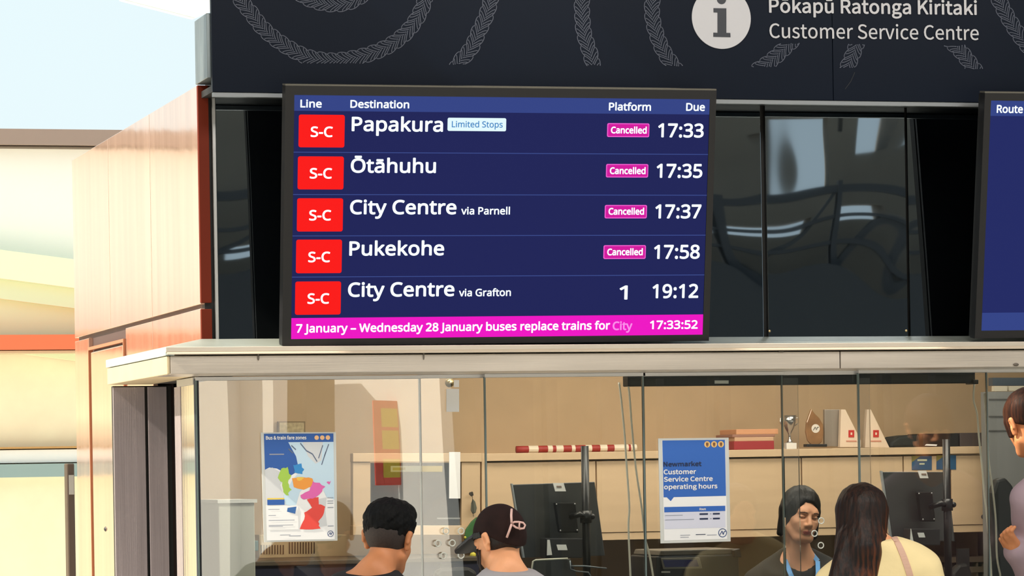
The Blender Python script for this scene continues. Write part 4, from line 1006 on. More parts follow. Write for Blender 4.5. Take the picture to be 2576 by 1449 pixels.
# shelving below the cupboards at the right
r = empty('open_shelf', (at(2440, 1449, 15.8).x, 15.8, 0), 'open shelf unit with dark gaps under the right cupboards', 'shelf')
xa, xb = at(2394, 1400, 15.75).x, at(2483, 1400, 15.75).x
for y in (1400, 1426): 
    zz = Z(2440, y, 15.75); MB().box(xa, xb, 15.75, 16.01, zz - .028, zz).build('board', mat('shelf_taupe', (120, 106, 90), .5), r, bevel=.002)
MB().box(xb - .015, xb, 15.75, 16.01, 0, zBot - .01).build('side', mat('shelf_taupe', (120, 106, 90), .5), r)
MB().box(at(2458, 1380, 15.75).x, at(2462, 1380, 15.75).x, 15.76, 16.01, 0, zBot - .01).build('divider', mat('shelf_taupe', (120, 106, 90), .5), r)

# ================================================================= PEOPLE
def axis(lo, hi, coarse, fine):
    out = [lo]; fine = sorted(fine)
    while out[-1] < hi:
        x = out[-1]; st = coarse
        for a, b, s in fine:
            if a - 1e-9 <= x < b: st = min(st, s)
            elif x < a: st = min(st, max(s, a - x))
        out.append(x + st)
    return np.array(out, np.float32)
def surface(f, ax):                                            # smooth closed surface where the field f is zero
    X, Y, Zz = [a.astype(np.float32) for a in ax]
    D = f(X[:, None, None], Y[None, :, None], Zz[None, None, :]).astype(np.float32)
    D = np.broadcast_to(D, (len(X), len(Y), len(Zz)))
    S_ = D < 0; nx, ny, nz = D.shape
    cnt = np.zeros((nx - 1, ny - 1, nz - 1), np.int8)
    for i in (0, 1):
        for j in (0, 1):
            for k in (0, 1): cnt += S_[i:nx - 1 + i, j:ny - 1 + j, k:nz - 1 + k]
    I, J, K = np.nonzero((cnt > 0) & (cnt < 8))
    vid = -np.ones(cnt.shape, np.int32); vid[I, J, K] = np.arange(len(I))
    acc = np.zeros((len(I), 3)); n = np.zeros(len(I))
    cs = [(i, j, k) for i in (0, 1) for j in (0, 1) for k in (0, 1)]
    co = [np.stack([X[I + i], Y[J + j], Zz[K + k]], -1) for i, j, k in cs]; dv = [D[I + i, J + j, K + k] for i, j, k in cs]
    for a in range(8):
        for b in range(a + 1, 8):
            if sum(abs(cs[a][q] - cs[b][q]) for q in range(3)) != 1: continue
            da, db = dv[a], dv[b]; m = (da < 0) != (db < 0); t = np.where(m, da / np.where(m, da - db, 1), 0)
            acc += np.where(m[:, None], co[a] + (co[b] - co[a]) * t[:, None], 0); n += m
    V = acc / n[:, None]; Fq = []
    e = S_[:-1] != S_[1:]; i, j, k = np.nonzero(e[:, 1:-1, 1:-1]); j += 1; k += 1
    q = np.stack([vid[i, j - 1, k - 1], vid[i, j, k - 1], vid[i, j, k], vid[i, j - 1, k]], -1); fl = S_[i, j, k]; q[~fl] = q[~fl][:, ::-1]; Fq.append(q)
    e = S_[:, :-1] != S_[:, 1:]; i, j, k = np.nonzero(e[1:-1, :, 1:-1]); i += 1; k += 1
    q = np.stack([vid[i - 1, j, k - 1], vid[i - 1, j, k], vid[i, j, k], vid[i, j, k - 1]], -1); fl = S_[i, j, k]; q[~fl] = q[~fl][:, ::-1]; Fq.append(q)
    e = S_[:, :, :-1] != S_[:, :, 1:]; i, j, k = np.nonzero(e[1:-1, 1:-1, :]); i += 1; j += 1
    q = np.stack([vid[i - 1, j - 1, k], vid[i, j - 1, k], vid[i, j, k], vid[i - 1, j, k]], -1); fl = S_[i, j, k]; q[~fl] = q[~fl][:, ::-1]; Fq.append(q)
    return V, np.concatenate(Fq)
def cone(a, b, ra, rb=None):                                   # tapered limb between two joints
    a = np.array(a, float); b = np.array(b, float); rb = ra if rb is None else rb; d = b - a; L2 = max(float(d @ d), 1e-9)
    def f(x, y, z):
        px_, py_, pz_ = x - a[0], y - a[1], z - a[2]
        h = np.clip((px_ * d[0] + py_ * d[1] + pz_ * d[2]) / L2, 0, 1)
        return np.sqrt((px_ - h * d[0]) ** 2 + (py_ - h * d[1]) ** 2 + (pz_ - h * d[2]) ** 2) - (ra + (rb - ra) * h)
    return f
def ell(c, r):
    c = np.array(c, float); r = np.array(r, float)
    def f(x, y, z):
        u, v, w = (x - c[0]) / r[0], (y - c[1]) / r[1], (z - c[2]) / r[2]
        k = np.sqrt(u * u + v * v + w * w) + 1e-9; g = np.sqrt((u / r[0]) ** 2 + (v / r[1]) ** 2 + (w / r[2]) ** 2) + 1e-9
        return k * (k - 1) / g
    return f
def smin(a, b, k):
    h = np.clip(.5 + .5 * (b - a) / k, 0, 1); return b + (a - b) * h - k * h * (1 - h)
def smax(a, b, k): return -smin(-a, -b, k)
def union(fs, k):
    def f(x, y, z):
        d = fs[0](x, y, z)
        for g in fs[1:]: d = smin(d, g(x, y, z), k)
        return d
    return f
def inframe(f, R, c):                                          # field defined in a turned local frame
    R = np.array(R, float); c = np.array(c, float)
    def g(x, y, z):
        X, Y, Zz = x - c[0], y - c[1], z - c[2]
        return f(R[0, 0] * X + R[1, 0] * Y + R[2, 0] * Zz, R[0, 1] * X + R[1, 1] * Y + R[2, 1] * Zz, R[0, 2] * X + R[1, 2] * Y + R[2, 2] * Zz)
    return g
def wob(x, y, z, s, seed):
    r = np.random.RandomState(seed); d = 0
    for i in range(7):
        k = r.normal(size=3); k /= np.linalg.norm(k); d = d + np.sin((k[0] * x + k[1] * y + k[2] * z) * s * (0.7 + .3 * i) + r.uniform(0, 6))
    return d / 7
def head_field(female=False, sc=1.0, ear=True):
    s = sc; jw = .052 if female else .058
    soft = [ell((0, -.012, .036), (.074, .094, .086)), ell((0, .030, -.030), (jw + .006, .058, .078)), cone((-.022, .064, -.090), (.022, .064, -.090), .020), cone((-.034, .058, -.022), (-.026, .066, -.045), .026, .020), cone((.034, .058, -.022), (.026, .066, -.045), .026, .020), cone((-.030, .074, .034), (.030, .074, .034), .012), cone((-.052, .008, -.055), (-.030, .050, -.088), .018), cone((.052, .008, -.055), (.030, .050, -.088), .018)]
    base = union(soft, .022)
    nose = union([cone((0, .084, .016), (0, .104, -.022), .0075, .0115), ell((-.011, .094, -.028), (.008, .010, .007)), ell((.011, .094, -.028), (.008, .010, .007))], .008)
    lip = union([cone((-.018, .083, -.057), (0, .0905, -.0555), .0045, .006), cone((.018, .083, -.057), (0, .0905, -.0555), .0045, .006), cone((-.014, .082, -.065), (.014, .082, -.065), .0065)], .004)
    brow = union([cone((-.044, .074, .026), (-.018, .086, .028), .006), cone((.044, .074, .026), (.018, .086, .028), .006)], .006)
    lid = [ell((-.031, .074, .008), (.0145, .0125, .0095)), ell((.031, .074, .008), (.0145, .0125, .0095))]
    soc = [ell((-.031, .092, .009), (.017, .016, .012)), ell((.031, .092, .009), (.017, .016, .012))]
    ears = [union([cone((sg * .082, -.012, .016), (sg * .077, -.002, -.028), .0165, .010), cone((sg * .089, -.022, .022), (sg * .085, -.020, -.010), .0075)], .006) for sg in (-1, 1)]
    earcut = [ell((sg * .094, -.008, .004), (.012, .009, .018)) for sg in (-1, 1)]
    def f(x, y, z):
        x, y, z = x / s, y / s, z / s
        d = base(x, y, z)
        for g in soc: d = smax(d, -g(x, y, z), .012)
        d = smin(d, brow(x, y, z), .012); d = smin(d, nose(x, y, z), .010)
        for g in lid: d = smin(d, g(x, y, z), .004)
        d = smin(d, lip(x, y, z), .006)
        d = smax(d, -cone((-.017, .093, -.0605), (.017, .093, -.0605), .0018)(x, y, z), .003)
        if ear:
            for g, c in zip(ears, earcut): d = smin(d, smax(g(x, y, z), -c(x, y, z), .006), .006)
        return d * s
    return f
def skin_mat(name, c): 
    m = mat(name, c, .5, var=.07, vscale=(18, 18, 18), spec=.4)
    p = [n for n in m.node_tree.nodes if n.type == 'BSDF_PRINCIPLED'][0]; p.inputs['Subsurface Weight'].default_value = .12; p.inputs['Subsurface Radius'].default_value = (.012, .005, .003); return m
def hair_mat(name, c, c2=None, rough=.38, spec=.45, tip=None):
    if name in MATS: return MATS[name]
    m = mat(name, c, rough, spec=spec, bump=.0016, bscale=(170, 170, 7)); n = m.node_tree
    p = [q for q in n.nodes if q.type == 'BSDF_PRINCIPLED'][0]
    tc = n.nodes.new('ShaderNodeTexCoord'); mp = n.nodes.new('ShaderNodeMapping'); mp.inputs['Scale'].default_value = (95, 95, 3.2)
    t = n.nodes.new('ShaderNodeTexNoise'); t.inputs['Detail'].default_value = 3; t.inputs['Scale'].default_value = 1
    r = n.nodes.new('ShaderNodeValToRGB'); r.color_ramp.elements[0].position = .38; r.color_ramp.elements[1].position = .72
    r.color_ramp.elements[0].color = lin(c); r.color_ramp.elements[1].color = lin(c2 or tuple(min(255, v * 1.5 + 6) for v in c))
    n.links.new(tc.outputs['Object'], mp.inputs[0]); n.links.new(mp.outputs[0], t.inputs['Vector']); n.links.new(t.outputs['Fac'], r.inputs[0]); n.links.new(r.outputs[0], p.inputs['Base Color'])
    if tip:                                                    # backlight painted into the colour: lighter streaks towards the ends and one side
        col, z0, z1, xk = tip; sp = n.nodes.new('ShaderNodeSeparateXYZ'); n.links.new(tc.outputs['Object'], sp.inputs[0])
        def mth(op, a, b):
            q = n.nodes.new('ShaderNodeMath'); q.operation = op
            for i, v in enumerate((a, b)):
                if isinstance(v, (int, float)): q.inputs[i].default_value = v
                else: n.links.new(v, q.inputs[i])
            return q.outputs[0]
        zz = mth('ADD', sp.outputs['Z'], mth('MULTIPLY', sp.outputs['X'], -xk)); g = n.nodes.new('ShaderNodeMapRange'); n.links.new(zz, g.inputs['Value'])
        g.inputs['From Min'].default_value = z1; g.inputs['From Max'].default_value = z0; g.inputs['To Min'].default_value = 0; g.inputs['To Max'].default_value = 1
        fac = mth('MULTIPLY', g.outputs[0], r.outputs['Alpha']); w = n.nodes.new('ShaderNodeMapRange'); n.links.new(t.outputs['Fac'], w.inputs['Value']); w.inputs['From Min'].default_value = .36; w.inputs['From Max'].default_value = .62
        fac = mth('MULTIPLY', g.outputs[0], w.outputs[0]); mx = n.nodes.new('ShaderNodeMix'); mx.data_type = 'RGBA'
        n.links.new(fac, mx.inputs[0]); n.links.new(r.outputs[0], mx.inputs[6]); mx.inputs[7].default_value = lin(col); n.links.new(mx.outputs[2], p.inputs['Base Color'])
    return m
def rotz(a): c, s = math.cos(a), math.sin(a); return np.array([[c, -s, 0], [s, c, 0], [0, 0, 1.0]])
def rotx(a): c, s = math.cos(a), math.sin(a); return np.array([[1.0, 0, 0], [0, c, -s], [0, s, c]])
def roty(a): c, s = math.cos(a), math.sin(a); return np.array([[c, 0, s], [0, 1.0, 0], [-s, 0, c]])
def heading(dx, dy): return math.atan2(-dx, dy)
def mesh_obj(name, V, Fq, mats, parent=None, loc=None, rz=0.0, mi=None):
    me = bpy.data.meshes.new(name); me.from_pydata(V.tolist(), [], Fq.tolist())
    for m in mats: me.materials.append(m)
    if mi is not None: me.polygons.foreach_set('material_index', mi.astype(np.int32))
    me.polygons.foreach_set('use_smooth', np.ones(len(me.polygons), bool)); me.update()
    o = bpy.data.objects.new(name, me); COL.objects.link(o)
    if parent: o.parent = parent
    else: o.location = loc; o.rotation_euler = (0, 0, rz)
    return o
class Person:
    """a standing figure: local +y is where the chest faces, z = 0 the ground"""
    def __init__(s, hc, body_dir, head_dir, pitch, roll, skin, label, female=False, sc=1.0, lean=.05, arms=None, sh=.185, hands=False, neck=.052, slope=0.0, drop=0.0, side=0.0, tilt=0.0, nby=-.012):
        s.th = heading(*body_dir); hh = heading(*head_dir) - s.th
        s.loc = Vector(hc) - Vector(rotz(s.th) @ np.array([side, lean, 0])); s.loc.z = 0
        s.hc = np.array([side, lean, hc[2]]); s.R = rotz(hh) @ rotx(pitch) @ roty(roll); s.sc = sc
        zc = hc[2]; s.nb = np.array([0, nby, zc - .205 - drop]); zs = s.nb[2] - .045; s.zs = zs; hip = .52 * (zc + .1); s.hip = hip; s.sh = sh
        w = sh / .185; dz = slope; s.slope = slope; s.tilt = tilt
        torso = [cone((-.10 * w, -.015, zs - .035 - dz - tilt * .6), (.10 * w, -.015, zs - .035 - dz + tilt * .6), .070), cone((-.065 * w, 0, zs - .17), (.065 * w, 0, zs - .17), .108), cone((-.055 * w, 0, zs - .36), (.055 * w, 0, zs - .36), .098), cone((-.065 * w, 0, hip + .03), (.065 * w, 0, hip + .03), .112)]
        traps = [cone(s.nb + np.array([0, -.015, .03]), (sg * .13 * w, -.022, zs - .005 - dz + sg * tilt), .042, .046) for sg in (-1, 1)]
        s.torso = union(torso + traps, .055)
        arms = arms or {}; s.arm = []; s.hand = []
        for sg in (-1, 1):
            S0 = np.array([sg * sh, -.018, zs - .045 - dz + sg * tilt]); El, Wr = arms.get(sg, ((sg * (sh + .05), -.03, zs - .33), (sg * (sh + .02), .10, zs - .56)))
            El = np.array(El); Wr = np.array(Wr)
            s.arm.append((union([cone(S0, El, .056, .043), cone(El, Wr, .042, .029)], .03), El, Wr))
            u = (Wr - El) / np.linalg.norm(Wr - El)
            if not hands or sg not in hands:
                n_ = np.array([0, 0, 1.0]) if abs(u[2]) < .8 else np.array([1.0, 0, 0]); lat = np.cross(u, n_); lat /= np.linalg.norm(lat); n_ = np.cross(lat, u)
            else: lat, n_ = [np.array(q, float) for q in hands[sg]]
            P = [cone(Wr, Wr + u * .03, .026, .028), cone(Wr + u * .035 - lat * .024, Wr + u * .085 - lat * .030, .014, .012), cone(Wr + u * .035 + lat * .024, Wr + u * .08 + lat * .030, .014, .012), cone(Wr + u * .03, Wr + u * .088, .016, .014), cone(Wr + u * .02 + lat * .02, Wr + u * .055 + lat * .048 + n_ * .012, .013, .0105), cone(Wr + u * .055 + lat * .048 + n_ * .012, Wr + u * .085 + lat * .052 + n_ * .024, .0105, .0085)]
            fing = []
            for i, (o_, L_) in enumerate(((-.031, .055), (-.011, .068), (.010, .072), (.030, .064))):
                a = Wr + u * (.086 - .004 * (i == 0)) + lat * o_; b = a + u * L_ * .5 + n_ * .010 + lat * o_ * .12; c = b + u * L_ * .35 + n_ * L_ * .42
                fing += [cone(a, b, .0092, .0085), cone(b, c, .0085, .0072)]
            s.hand.append((union(P, .014), union(fing, .002), Wr))
        legs = []
        for sg in (-1, 1):
            legs += [cone((sg * .085, 0, hip), (sg * .09, .015, hip * .52), .078, .052), cone((sg * .09, .015, hip * .52), (sg * .092, -.02, .085), .052, .036), cone((sg * .092, -.03, .045), (sg * .10, .13, .030), .036, .026)]
        s.leg = union(legs, .03); s.neckf = union([cone(s.nb + np.array([0, 0, -.03]), s.hc + s.R @ np.array([0, -.022, -.035]), neck + .008, neck)], .02)
        s.headf = inframe(head_field(female, sc), s.R, s.hc); s.skin = skin; s.label = label; s.lab = {}
    def body(s, f):
        r = .135; c = s.hc; fs_ = s.fine
        fx = [(c[0] - r, c[0] + r, fs_)]; fy = [(c[1] - r, c[1] + r, fs_)]; fz = [(c[2] - .15, c[2] + .15, fs_)]
        for (_, _, Wr) in s.hand if s.vis_hands else []:
            fx.append((Wr[0] - .09, Wr[0] + .09, .0045)); fy.append((Wr[1] - .12, Wr[1] + .12, .0045)); fz.append((Wr[2] - .06, Wr[2] + .18, .0045))
        ax = (axis(-.42, .42, .016, fx), axis(-.30, .48, .016, fy), axis(-.02, c[2] + .17, .016, fz)); return surface(f, ax)
    def make(s, marks=(), vis_hands=False, fine=.0042):
        s.vis_hands = vis_hands; s.fine = fine
        def f(x, y, z):
            d = smin(s.headf(x, y, z), s.neckf(x, y, z), .022); d = smin(d, s.torso(x, y, z), .035)
            d = smin(d, s.leg(x, y, z), .03)
            for (a, _, _), (h, fg, _) in zip(s.arm, s.hand):
                d = smin(d, smin(smin(a(x, y, z), h(x, y, z), .012), fg(x, y, z), .004), .02)
            return d
        V, Fq = s.body(f); mi = None; ms = [s.skin]
        if marks:
            C = V[Fq].mean(1); L = (C - s.hc) @ s.R / s.sc; mi = np.zeros(len(Fq), int)
            for k, (fn, m) in enumerate(marks): mi[fn(L[:, 0], L[:, 1], L[:, 2])] = k + 1; ms.append(m)
        s.o = mesh_obj('person', V, Fq, ms, None, s.loc, s.th, mi); tag(s.o, s.label, 'person'); return s.o
    def part(s, name, f, lo, hi, step, m, label=None):
        V, Fq = surface(f, tuple(np.arange(a, b + step, step, dtype=np.float32) for a, b in zip(lo, hi)))
        o = mesh_obj(name, V, Fq, [m], s.o)
        if label: o['label'] = label
        return o
    def hpart(s, name, f, step, m, r=(.15, .15, .17), cz=0.0, label=None):   # worn on the head; field given in the head's own frame
        g = inframe(lambda x, y, z: f(x / s.sc, y / s.sc, z / s.sc) * s.sc, s.R, s.hc); c = s.hc + np.array([0, 0, cz])
        return s.part(name, g, c - np.array(r), c + np.array(r), step, m, label)
    def top(s, name, m, thick=.014, sleeve=1.0, neck_z=.0, neck_tilt=0.0, hem=None, step=.011, fold=.004, neck_r=None, label=None):
        hem = s.hip - .04 if hem is None else hem; parts = []
        for (_, El, Wr), sg in zip(s.arm, (-1, 1)):
            S0 = np.array([sg * s.sh, -.018, s.zs - .045 - s.slope + sg * s.tilt])
            parts.append(cone(S0, El, .058 + thick, .046 + thick))
            if sleeve > 1.0: parts.append(cone(El, El + (Wr - El) * (sleeve - 1.0), .044 + thick, .034 + thick))
        arms_ = union(parts, .025); nz = s.nb[2] + neck_z
        ncyl = cone(s.nb + np.array([0, .006, -.02]), s.nb + np.array([0, .03, .2]), neck_r or .066, .08)
        def f(x, y, z):
            d = smin(s.torso(x, y, z) - thick, arms_(x, y, z), .03) + fold * wob(x, y, z, 26, 3)
            d = smax(d, -ncyl(x, y, z), .008); d = smax(d, (z - nz) - neck_tilt * y, .006); return np.maximum(d, hem - z)
        hi_x = .44
        return s.part(name, f, (-hi_x, -.26, hem - .04), (hi_x, .46, s.nb[2] + .12), step, m, label)
    def trousers(s, m):
        def f(x, y, z): return np.maximum(np.maximum(smin(s.leg(x, y, z) - .018, cone((-.065, 0, s.hip + .03), (.065, 0, s.hip + .03), .122)(x, y, z), .03), z - s.hip - .05), .07 - z)
        s.part('trousers', f, (-.24, -.2, .03), (.24, .22, s.hip + .1), .016, m)
        for sg in (-1, 1):
            def g(x, y, z, sg=sg): return np.maximum(union([cone((sg * .092, -.035, .045), (sg * .10, .14, .036), .046, .036), cone((sg * .092, -.03, .05), (sg * .092, -.03, .10), .045)], .02)(x, y, z), .004 - z)
            s.part('shoe', g, (sg * .095 - .08, -.12, -.01), (sg * .095 + .08, .2, .17), .012, M_dark)
M_trs = mat('dark_trousers', (30, 32, 40), .8)
def mix(a, b, t): return (a[0] * (1 - t) + b[0] * t, a[1] * (1 - t) + b[1] * t)
rgt = (ca, -sa)
def away(px): r = ray(px, 1200); v = Vector((r.x, r.y)).normalized(); return (v.x, v.y)
def turn(d, deg): a = math.radians(-deg); return (d[0] * math.cos(a) - d[1] * math.sin(a), d[0] * math.sin(a) + d[1] * math.cos(a))   # + = clockwise from above
D = math.radians

# --- man with dark cropped hair, seen from behind
hc = at(977, 1358, 12.25)
p1 = Person(hc, turn(away(972), 26), turn(away(972), 24), D(-16), D(3), skin_mat('skin_tan', (196, 128, 86)), 'man with short black hair and black shirt, seen from behind', sc=1.03, lean=.07, neck=.049, slope=.014, drop=-.068, side=.012, tilt=-.026)
p1.make()
def hair1(x, y, z):
    d = ell((0, -.014, .056), (.090, .108, .090))(x, y, z) + .006 * wob(x, y, z, 95, 5) + .005 * wob(x, y, z, 230, 8)
    d = smin(d, ell((0, .045, .112), (.066, .066, .040))(x, y, z) + .004 * wob(x, y, z, 120, 9), .03)
    cut = -.012 - z + np.maximum(0, y - .02) * .9
    return smax(d, cut, .02)
p1.hpart('hair', hair1, .0042, hair_mat('hair_black', (3, 3, 4), (10, 10, 12), .68, spec=.16))
def fade1(x, y, z):
    d = ell((0, -.014, .030), (.0785, .0985, .094))(x, y, z)
    d = smax(d, -.066 - z + np.abs(x) * .25, .008); d = smax(d, y - .012 - (z > 0) * .03, .01)
    return smax(d, z - .02, .006)
p1.hpart('faded_sides', fade1, .0042, mat('stubble_brown', (44, 32, 28), .7, var=.3, vscale=(160, 160, 160)))
p1.top('shirt', mat('black_cotton', (16, 16, 20), .85), thick=.014, sleeve=1.0, neck_z=.034, neck_tilt=.25, neck_r=.060)
p1.trousers(M_trs)

# --- woman in a dark cap, bow at the back
hc = at(1257, 1364, 11.75)
p2 = Person(hc, turn(away(1262), -18), turn(away(1262), -48), D(-24), D(2), skin_mat('skin_fair', (226, 160, 118)), 'woman in a dark peaked cap with a pink bow, seen from behind', female=True, sc=.95, lean=.09, sh=.165, neck=.043, slope=.02, drop=-.080, nby=.025)
p2.make()
M_cap = mat('cap_velvet', (34, 18, 16), .85, var=.3, vscale=(18, 18, 18), spec=.2); M_brim = mat('cap_brim', (22, 26, 34), .42)
def cap_(x, y, z):
    d = ell((0, -.013, .026), (.0885, .108, .113))(x, y, z) + .0022 * wob(x, y, z, 40, 2)
    return smax(d, .020 - z + y * .30 + .85 * np.minimum(0, y + .025), .006)
cap_o = p2.hpart('cap', cap_, .0046, M_cap)
def band_(x, y, z):
    d = np.abs(ell((0, -.013, .026), (.0895, .109, .113))(x, y, z) - .001) - .0025
    return smax(smax(smax(d, .016 - z + y * .30, .003), z - y * .30 - .042, .003), -.0 - y, .003)
p2.hpart('cap_band', band_, .0040, mat('cap_band_black', (12, 13, 16), .7))
def brim_(x, y, z):
    zz = z - .064 + x * x * 3.2 + np.maximum(0, y - .07) * .12
    d = np.maximum(np.sqrt((x / .078) ** 2 + ((y - .078) / .128) ** 2) * .09 - .09, np.abs(zz) - .0060)
    return smax(d, .05 - y, .004)
p2.hpart('cap_brim', brim_, .0034, M_brim, r=(.16, .20, .16))
def hair2(x, y, z):
    d = ell((0, -.018, .020), (.081, .094, .092))(x, y, z) + .0018 * wob(x, y, z, 130, 5)
    d = smax(d, z - .045, .01); d = smax(d, -.062 - z + np.abs(x) * .35, .02)
    return smax(d, y - .004 + z * .25, .012)
p2.hpart('hair', hair2, .0042, hair_mat('hair_dark_brown', (14, 7, 6), (34, 18, 15), .6))
h2 = lambda v: Vector(p2.hc + p2.R @ (np.array(v) * p2.sc))
def htube(p, name, paths, r, m, n=8):
    mb = MB()
    for P_ in paths: mb.tube([Vector(p.hc + p.R @ (np.array(v) * p.sc)) for v in P_], r, n)
    o = mb.build(name, m, None, smooth=True); o.parent = p.o; return o
for P_ in ([(-.060, .062, .0), (-.060, .078, -.05), (-.048, .080, -.10), (-.036, .074, -.135)], [(-.066, .048, -.01), (-.066, .066, -.06), (-.056, .072, -.11)]):
    htube(p2, 'loose_strand', [P_], [.0045, .004, .003, .001][:len(P_)], hair_mat('hair_dark_brown', (14, 7, 6), (34, 18, 15), .6))
Mb = mat('ribbon_pink', (212, 172, 164), .6)
def r2(px, py, d=.0): # point on the back of the cap under a photo point
    return at(px, py, p2.loc.y - .02 - d)
def wtube(p, name, P_, r, m):
    inv = rotz(-p.th); mb = MB()
    mb.tube([Vector(inv @ np.array(v - p.loc)) for v in P_], r, 8); o = mb.build(name, m, smooth=True); o.parent = p.o; return o
yb3 = hc.y - .112
wtube(p2, 'ribbon', [at(1287, 1281, yb3 + .022), at(1286, 1296, yb3 + .004), at(1287, 1315, yb3 - .008)], .0042, Mb)
wtube(p2, 'ribbon', [at(1287, 1318, yb3 - .008), at(1282, 1333, yb3 - .006), at(1275, 1352, yb3 + .004)], .0042, Mb)
wtube(p2, 'ribbon', [at(x, y, yb3 - .008 + .0016 * abs(i - 5)) for i, (x, y) in enumerate(((1286, 1318), (1294, 1313), (1305, 1313), (1316, 1315), (1321, 1321), (1318, 1329), (1309, 1330), (1298, 1327), (1290, 1321)))], .0036, Mb)
wtube(p2, 'ribbon', [at(1307, 1314, yb3 - .012), at(1306, 1324, yb3 - .011), at(1308, 1332, yb3 - .006)], .0030, Mb)
p2.top('tee_shirt', mat('grey_jersey', (150, 146, 150), .85), thick=.014, sleeve=1.0, neck_z=.034, neck_tilt=.2, neck_r=.056)
p2.trousers(M_trs)

# --- clerk behind the glass, facing out
hc = at(2014, 1298, 14.1)
tow = (-away(2016)[0], -away(2016)[1])
p3 = Person(hc, turn(tow, -12), turn(tow, -26), D(-9), D(-7), skin_mat('skin_warm', (214, 158, 124)), 'dark-haired female clerk in black with blue lanyard behind the counter glass', female=True, sc=.955, lean=.04, sh=.170, neck=.047)
Mlip = mat('lips_rose', (184, 104, 94), .45); Mbrow = mat('brow_dark', (84, 56, 44), .7); Mlid = mat('lid_shadow', (96, 62, 50), .6)
def m_lip(x, y, z): return (((x / .0205) ** 2 + ((z + .0605) / (.0085 + .003 * (z < -.0605))) ** 2) < 1) & (y > .07)
def m_brow(x, y, z): return (np.abs(np.abs(x) - .032) < .0165) & (np.abs(z - .0265 - (.016 - np.abs(np.abs(x) - .030)) * .12) < .0024) & (y > .06)
def m_lid(x, y, z): return (np.abs(np.abs(x) - .031) < .0130) & (np.abs(z - .0055 + (np.abs(np.abs(x) - .031)) ** 2 * 14) < .0017) & (y > .06)
p3.make([(m_lip, Mlip), (m_brow, Mbrow), (m_lid, Mlid)], fine=.0024)
def hair3(x, y, z):
    d = ell((0, -.016, .042), (.086, .106, .096))(x, y, z)
    for sg in (-1, 1): d = smin(d, cone((sg * .072, -.016, .02), (sg * .084, -.004, -.085), .028, .018)(x, y, z), .03)
    d = smin(d, cone((0, -.075, 0), (0, -.07, -.095), .055, .04)(x, y, z), .04)
    d = d + .0018 * wob(x, y, z * .25, 170, 4)
    part = x - .022                                             # side parting, swept across the brow
    d = smax(d, -ell((.006, .100, -.022), (.060, .072, .100))(x, y, z), .014)
    groove = .0045 * np.exp(-(part / .005) ** 2) * (z > .05)
    return smax(d + groove, -.110 - z, .01)
p3.hpart('hair', hair3, .0040, hair_mat('hair_soft_black', (9, 8, 8), (26, 22, 20), .45, spec=.28))
p3.top('jacket', mat('black_jacket', (24, 24, 26), .8), thick=.020, sleeve=1.98, neck_z=.026, neck_tilt=-.95, neck_r=.058, step=.010)
p3.trousers(M_trs)
inv = rotz(-p3.th)
def ribbon(p, name, P_, w, m):
    mb = MB(); P_ = [np.array(v, float) for v in P_]
    for a, b in zip(P_, P_[1:]):
        t = b - a; q = np.cross(t, np.array([0, 1.0, 0])); q /= np.linalg.norm(q) + 1e-9; q *= w / 2; o = np.array([0, .002, 0])
        mb.hexa([a - q, a + q, a + q + o, a - q + o], [b - q, b + q, b + q + o, b - q + o])
    ob = mb.build(name, m); ob.parent = p.o; return ob
nbz = p3.nb[2]
ribbon(p3, 'lanyard', [(.058, -.010, nbz + .040), (.070, .045, nbz + .012), (.060, .095, nbz - .040), (.040, .132, nbz - .11), (.012, .148, nbz - .22), (0, .150, nbz - .30)], .020, mat('lanyard_blue', (86, 152, 216), .5))
ribbon(p3, 'lanyard', [(-.058, -.010, nbz + .040), (-.070, .045, nbz + .012), (-.060, .095, nbz - .040), (-.040, .132, nbz - .11), (-.012, .148, nbz - .22), (0, .150, nbz - .30)], .020, mat('lanyard_blue', (86, 152, 216), .5))

# --- woman with long brown hair and cream jacket
hc = at(2163, 1304, 12.35)
p4 = Person(hc, turn(away(2166), -10), turn(away(2166), -14), D(-6), D(3), skin_mat('skin_fair', (226, 160, 118)), 'woman with long brown hair and cream jacket, seen from behind', female=True, sc=1.0, lean=.05, sh=.166, drop=-.070, side=-.055, tilt=.022)
p4.make()
def hair4(x, y, z):
    d = ell((0, -.016, .040), (.093, .108, .092))(x, y, z)
    d = smin(d, cone((0, -.060, .03), (-.012, -.100, -.13), .074, .076)(x, y, z), .05)
    for sg in (-1, 1): d = smin(d, cone((sg * .062, -.03, .02), (sg * .066 - .01, -.06, -.14), .034, .036)(x, y, z), .03)
    for x0, r0, dz in ((-.078, .034, -.62), (-.045, .040, -.66), (-.005, .044, -.68), (.030, .040, -.66), (.056, .032, -.60), (-.098, .022, -.58)):
        d = smin(d, cone((x0 * .8, -.095, -.08), (x0 * .95 - .145, -.215, dz), r0, r0 * .7)(x, y, z), .022)
    d = d + .0035 * wob(x, y, z * .12, 120, 7) + .0016 * wob(x, y, z * .1, 260, 3)
    return smax(d, -ell((0, .105, -.03), (.066, .07, .11))(x, y, z), .015)
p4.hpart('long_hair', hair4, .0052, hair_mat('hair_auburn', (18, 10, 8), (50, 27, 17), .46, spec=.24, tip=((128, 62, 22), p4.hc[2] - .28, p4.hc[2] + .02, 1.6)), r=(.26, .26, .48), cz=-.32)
jk4 = p4.top('jacket', mat('cream_wool', (238, 216, 164), .85, var=.04, bump=.001, bscale=(60, 60, 60)), thick=.024, sleeve=1.98, neck_z=.070, neck_tilt=.2, neck_r=.048, step=.010, fold=.007)
p4.trousers(M_trs)
from mathutils.bvhtree import BVHTree
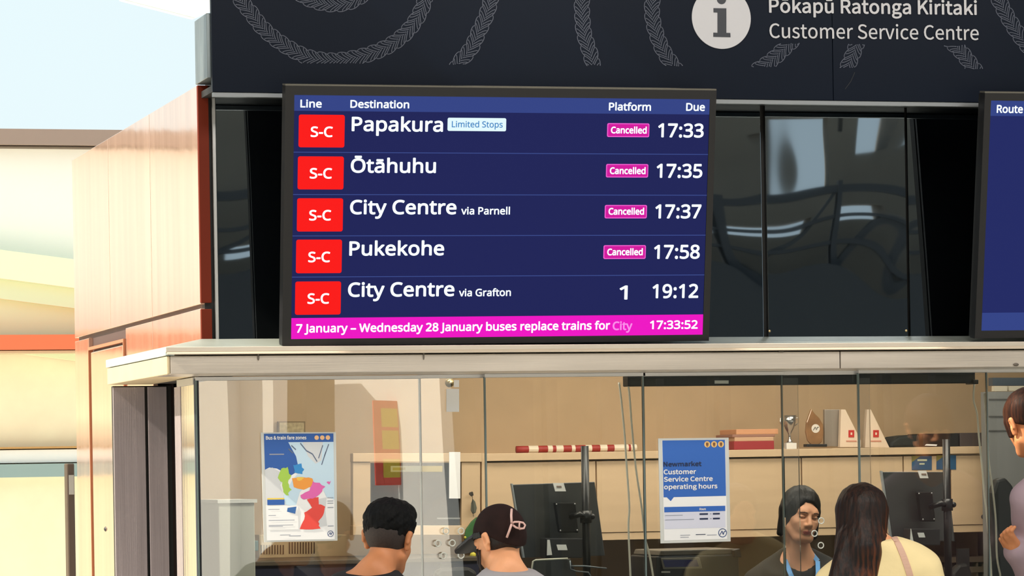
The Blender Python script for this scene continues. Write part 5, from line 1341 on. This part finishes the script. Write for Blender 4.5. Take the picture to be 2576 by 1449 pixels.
def drape(p, name, target, P_, w, m, lift=.003):               # a flat strap lying on a garment
    T = Matrix.Rotation(p.th, 4, 'Z'); T.translation = p.loc; Ti = T.inverted()
    bv = BVHTree.FromPolygons([v.co[:] for v in target.data.vertices], [tuple(f.vertices) for f in target.data.polygons])
    o = Ti @ Vector((0, 0, H)); pts = []
    for x, y in smooth_path(P_, 7.0):
        h = bv.ray_cast(o, (Ti.to_3x3() @ ray(x, y)).normalized())
        if h[0] is not None: pts.append((h[0], h[1]))
    mb = MB()
    for (a, na), (b, nb_) in zip(pts, pts[1:]):
        t = (b - a).normalized(); q = t.cross(na).normalized() * w / 2; q2 = t.cross(nb_).normalized() * w / 2; u, u2 = na * lift, nb_ * lift
        mb.hexa([a - q - u, a + q - u, a + q + u, a - q + u], [b - q2 - u2, b + q2 - u2, b + q2 + u2, b - q2 + u2])
    ob = mb.build(name, m); ob.parent = p.o; return ob
drape(p4, 'bag_strap', jk4, [(2249, 1352), (2262, 1375), (2276, 1408), (2290, 1452), (2296, 1500)], .024, mat('strap_pink', (206, 166, 146), .6))

# --- tall man at the right edge with folded hands
hc = at(2592, 1066, 12.55)
aw = away(2590)
def local_of(hc, body_dir, lean, p):
    th = heading(*body_dir); lo = np.array(hc) - rotz(th) @ np.array([0, lean, 0]); lo[2] = 0
    return rotz(-th) @ (np.array(p) - lo)
b5 = turn(aw, -36); L5 = lambda px, py, y: local_of(hc, b5, .17, at(px, py, y))
e5, w5, f5, k5 = L5(2590, 1452, 12.45), L5(2541, 1384, 12.36), L5(2524, 1318, 12.40), L5(2560, 1318, 12.30)
u5 = (f5 - w5) / np.linalg.norm(f5 - w5); n5 = np.cross(u5, k5 - f5); n5 /= np.linalg.norm(n5); l5 = np.cross(u5, n5)
p5 = Person(hc, b5, turn(aw, -30), D(-14), D(-6), skin_mat('skin_tan', (196, 128, 86)), 'tall brown-haired man in a lavender top, cut off at the right edge', sc=1.04, lean=.17, side=-.03, sh=.175, neck=.056,
            arms={-1: (tuple(e5), tuple(w5)), 1: ((.235, .05, hc.z - .50), tuple(w5 + np.array([.10, .02, .0])))}, hands={-1: (tuple(l5), tuple(n5))})
p5.make(vis_hands=True)
def hair5(x, y, z):
    d = ell((0, -.010, .044), (.092, .110, .094))(x, y, z)
    for sg in (-1, 1): d = smin(d, cone((sg * .074, .026, .02), (sg * .073, .034, -.030), .018, .010)(x, y, z), .02)
    d = d + .0020 * wob(x, y, z * .3, 140, 6)
    d = smax(d, -ell((0, .112, -.060), (.060, .06, .072))(x, y, z), .015)
    return smax(d, np.where(y < .012, .008 - z - np.abs(y + .01) * .55, -.045 - z), .014)
p5.hpart('hair', hair5, .0044, hair_mat('hair_brown', (34, 18, 13), (70, 38, 25), .55, spec=.2))
p5.top('jumper', mat('lavender_knit', (150, 130, 140), .9, var=.03), thick=.020, sleeve=1.97, neck_z=.030, neck_tilt=.2, neck_r=.066, step=.010, fold=.006)
p5.trousers(M_trs)
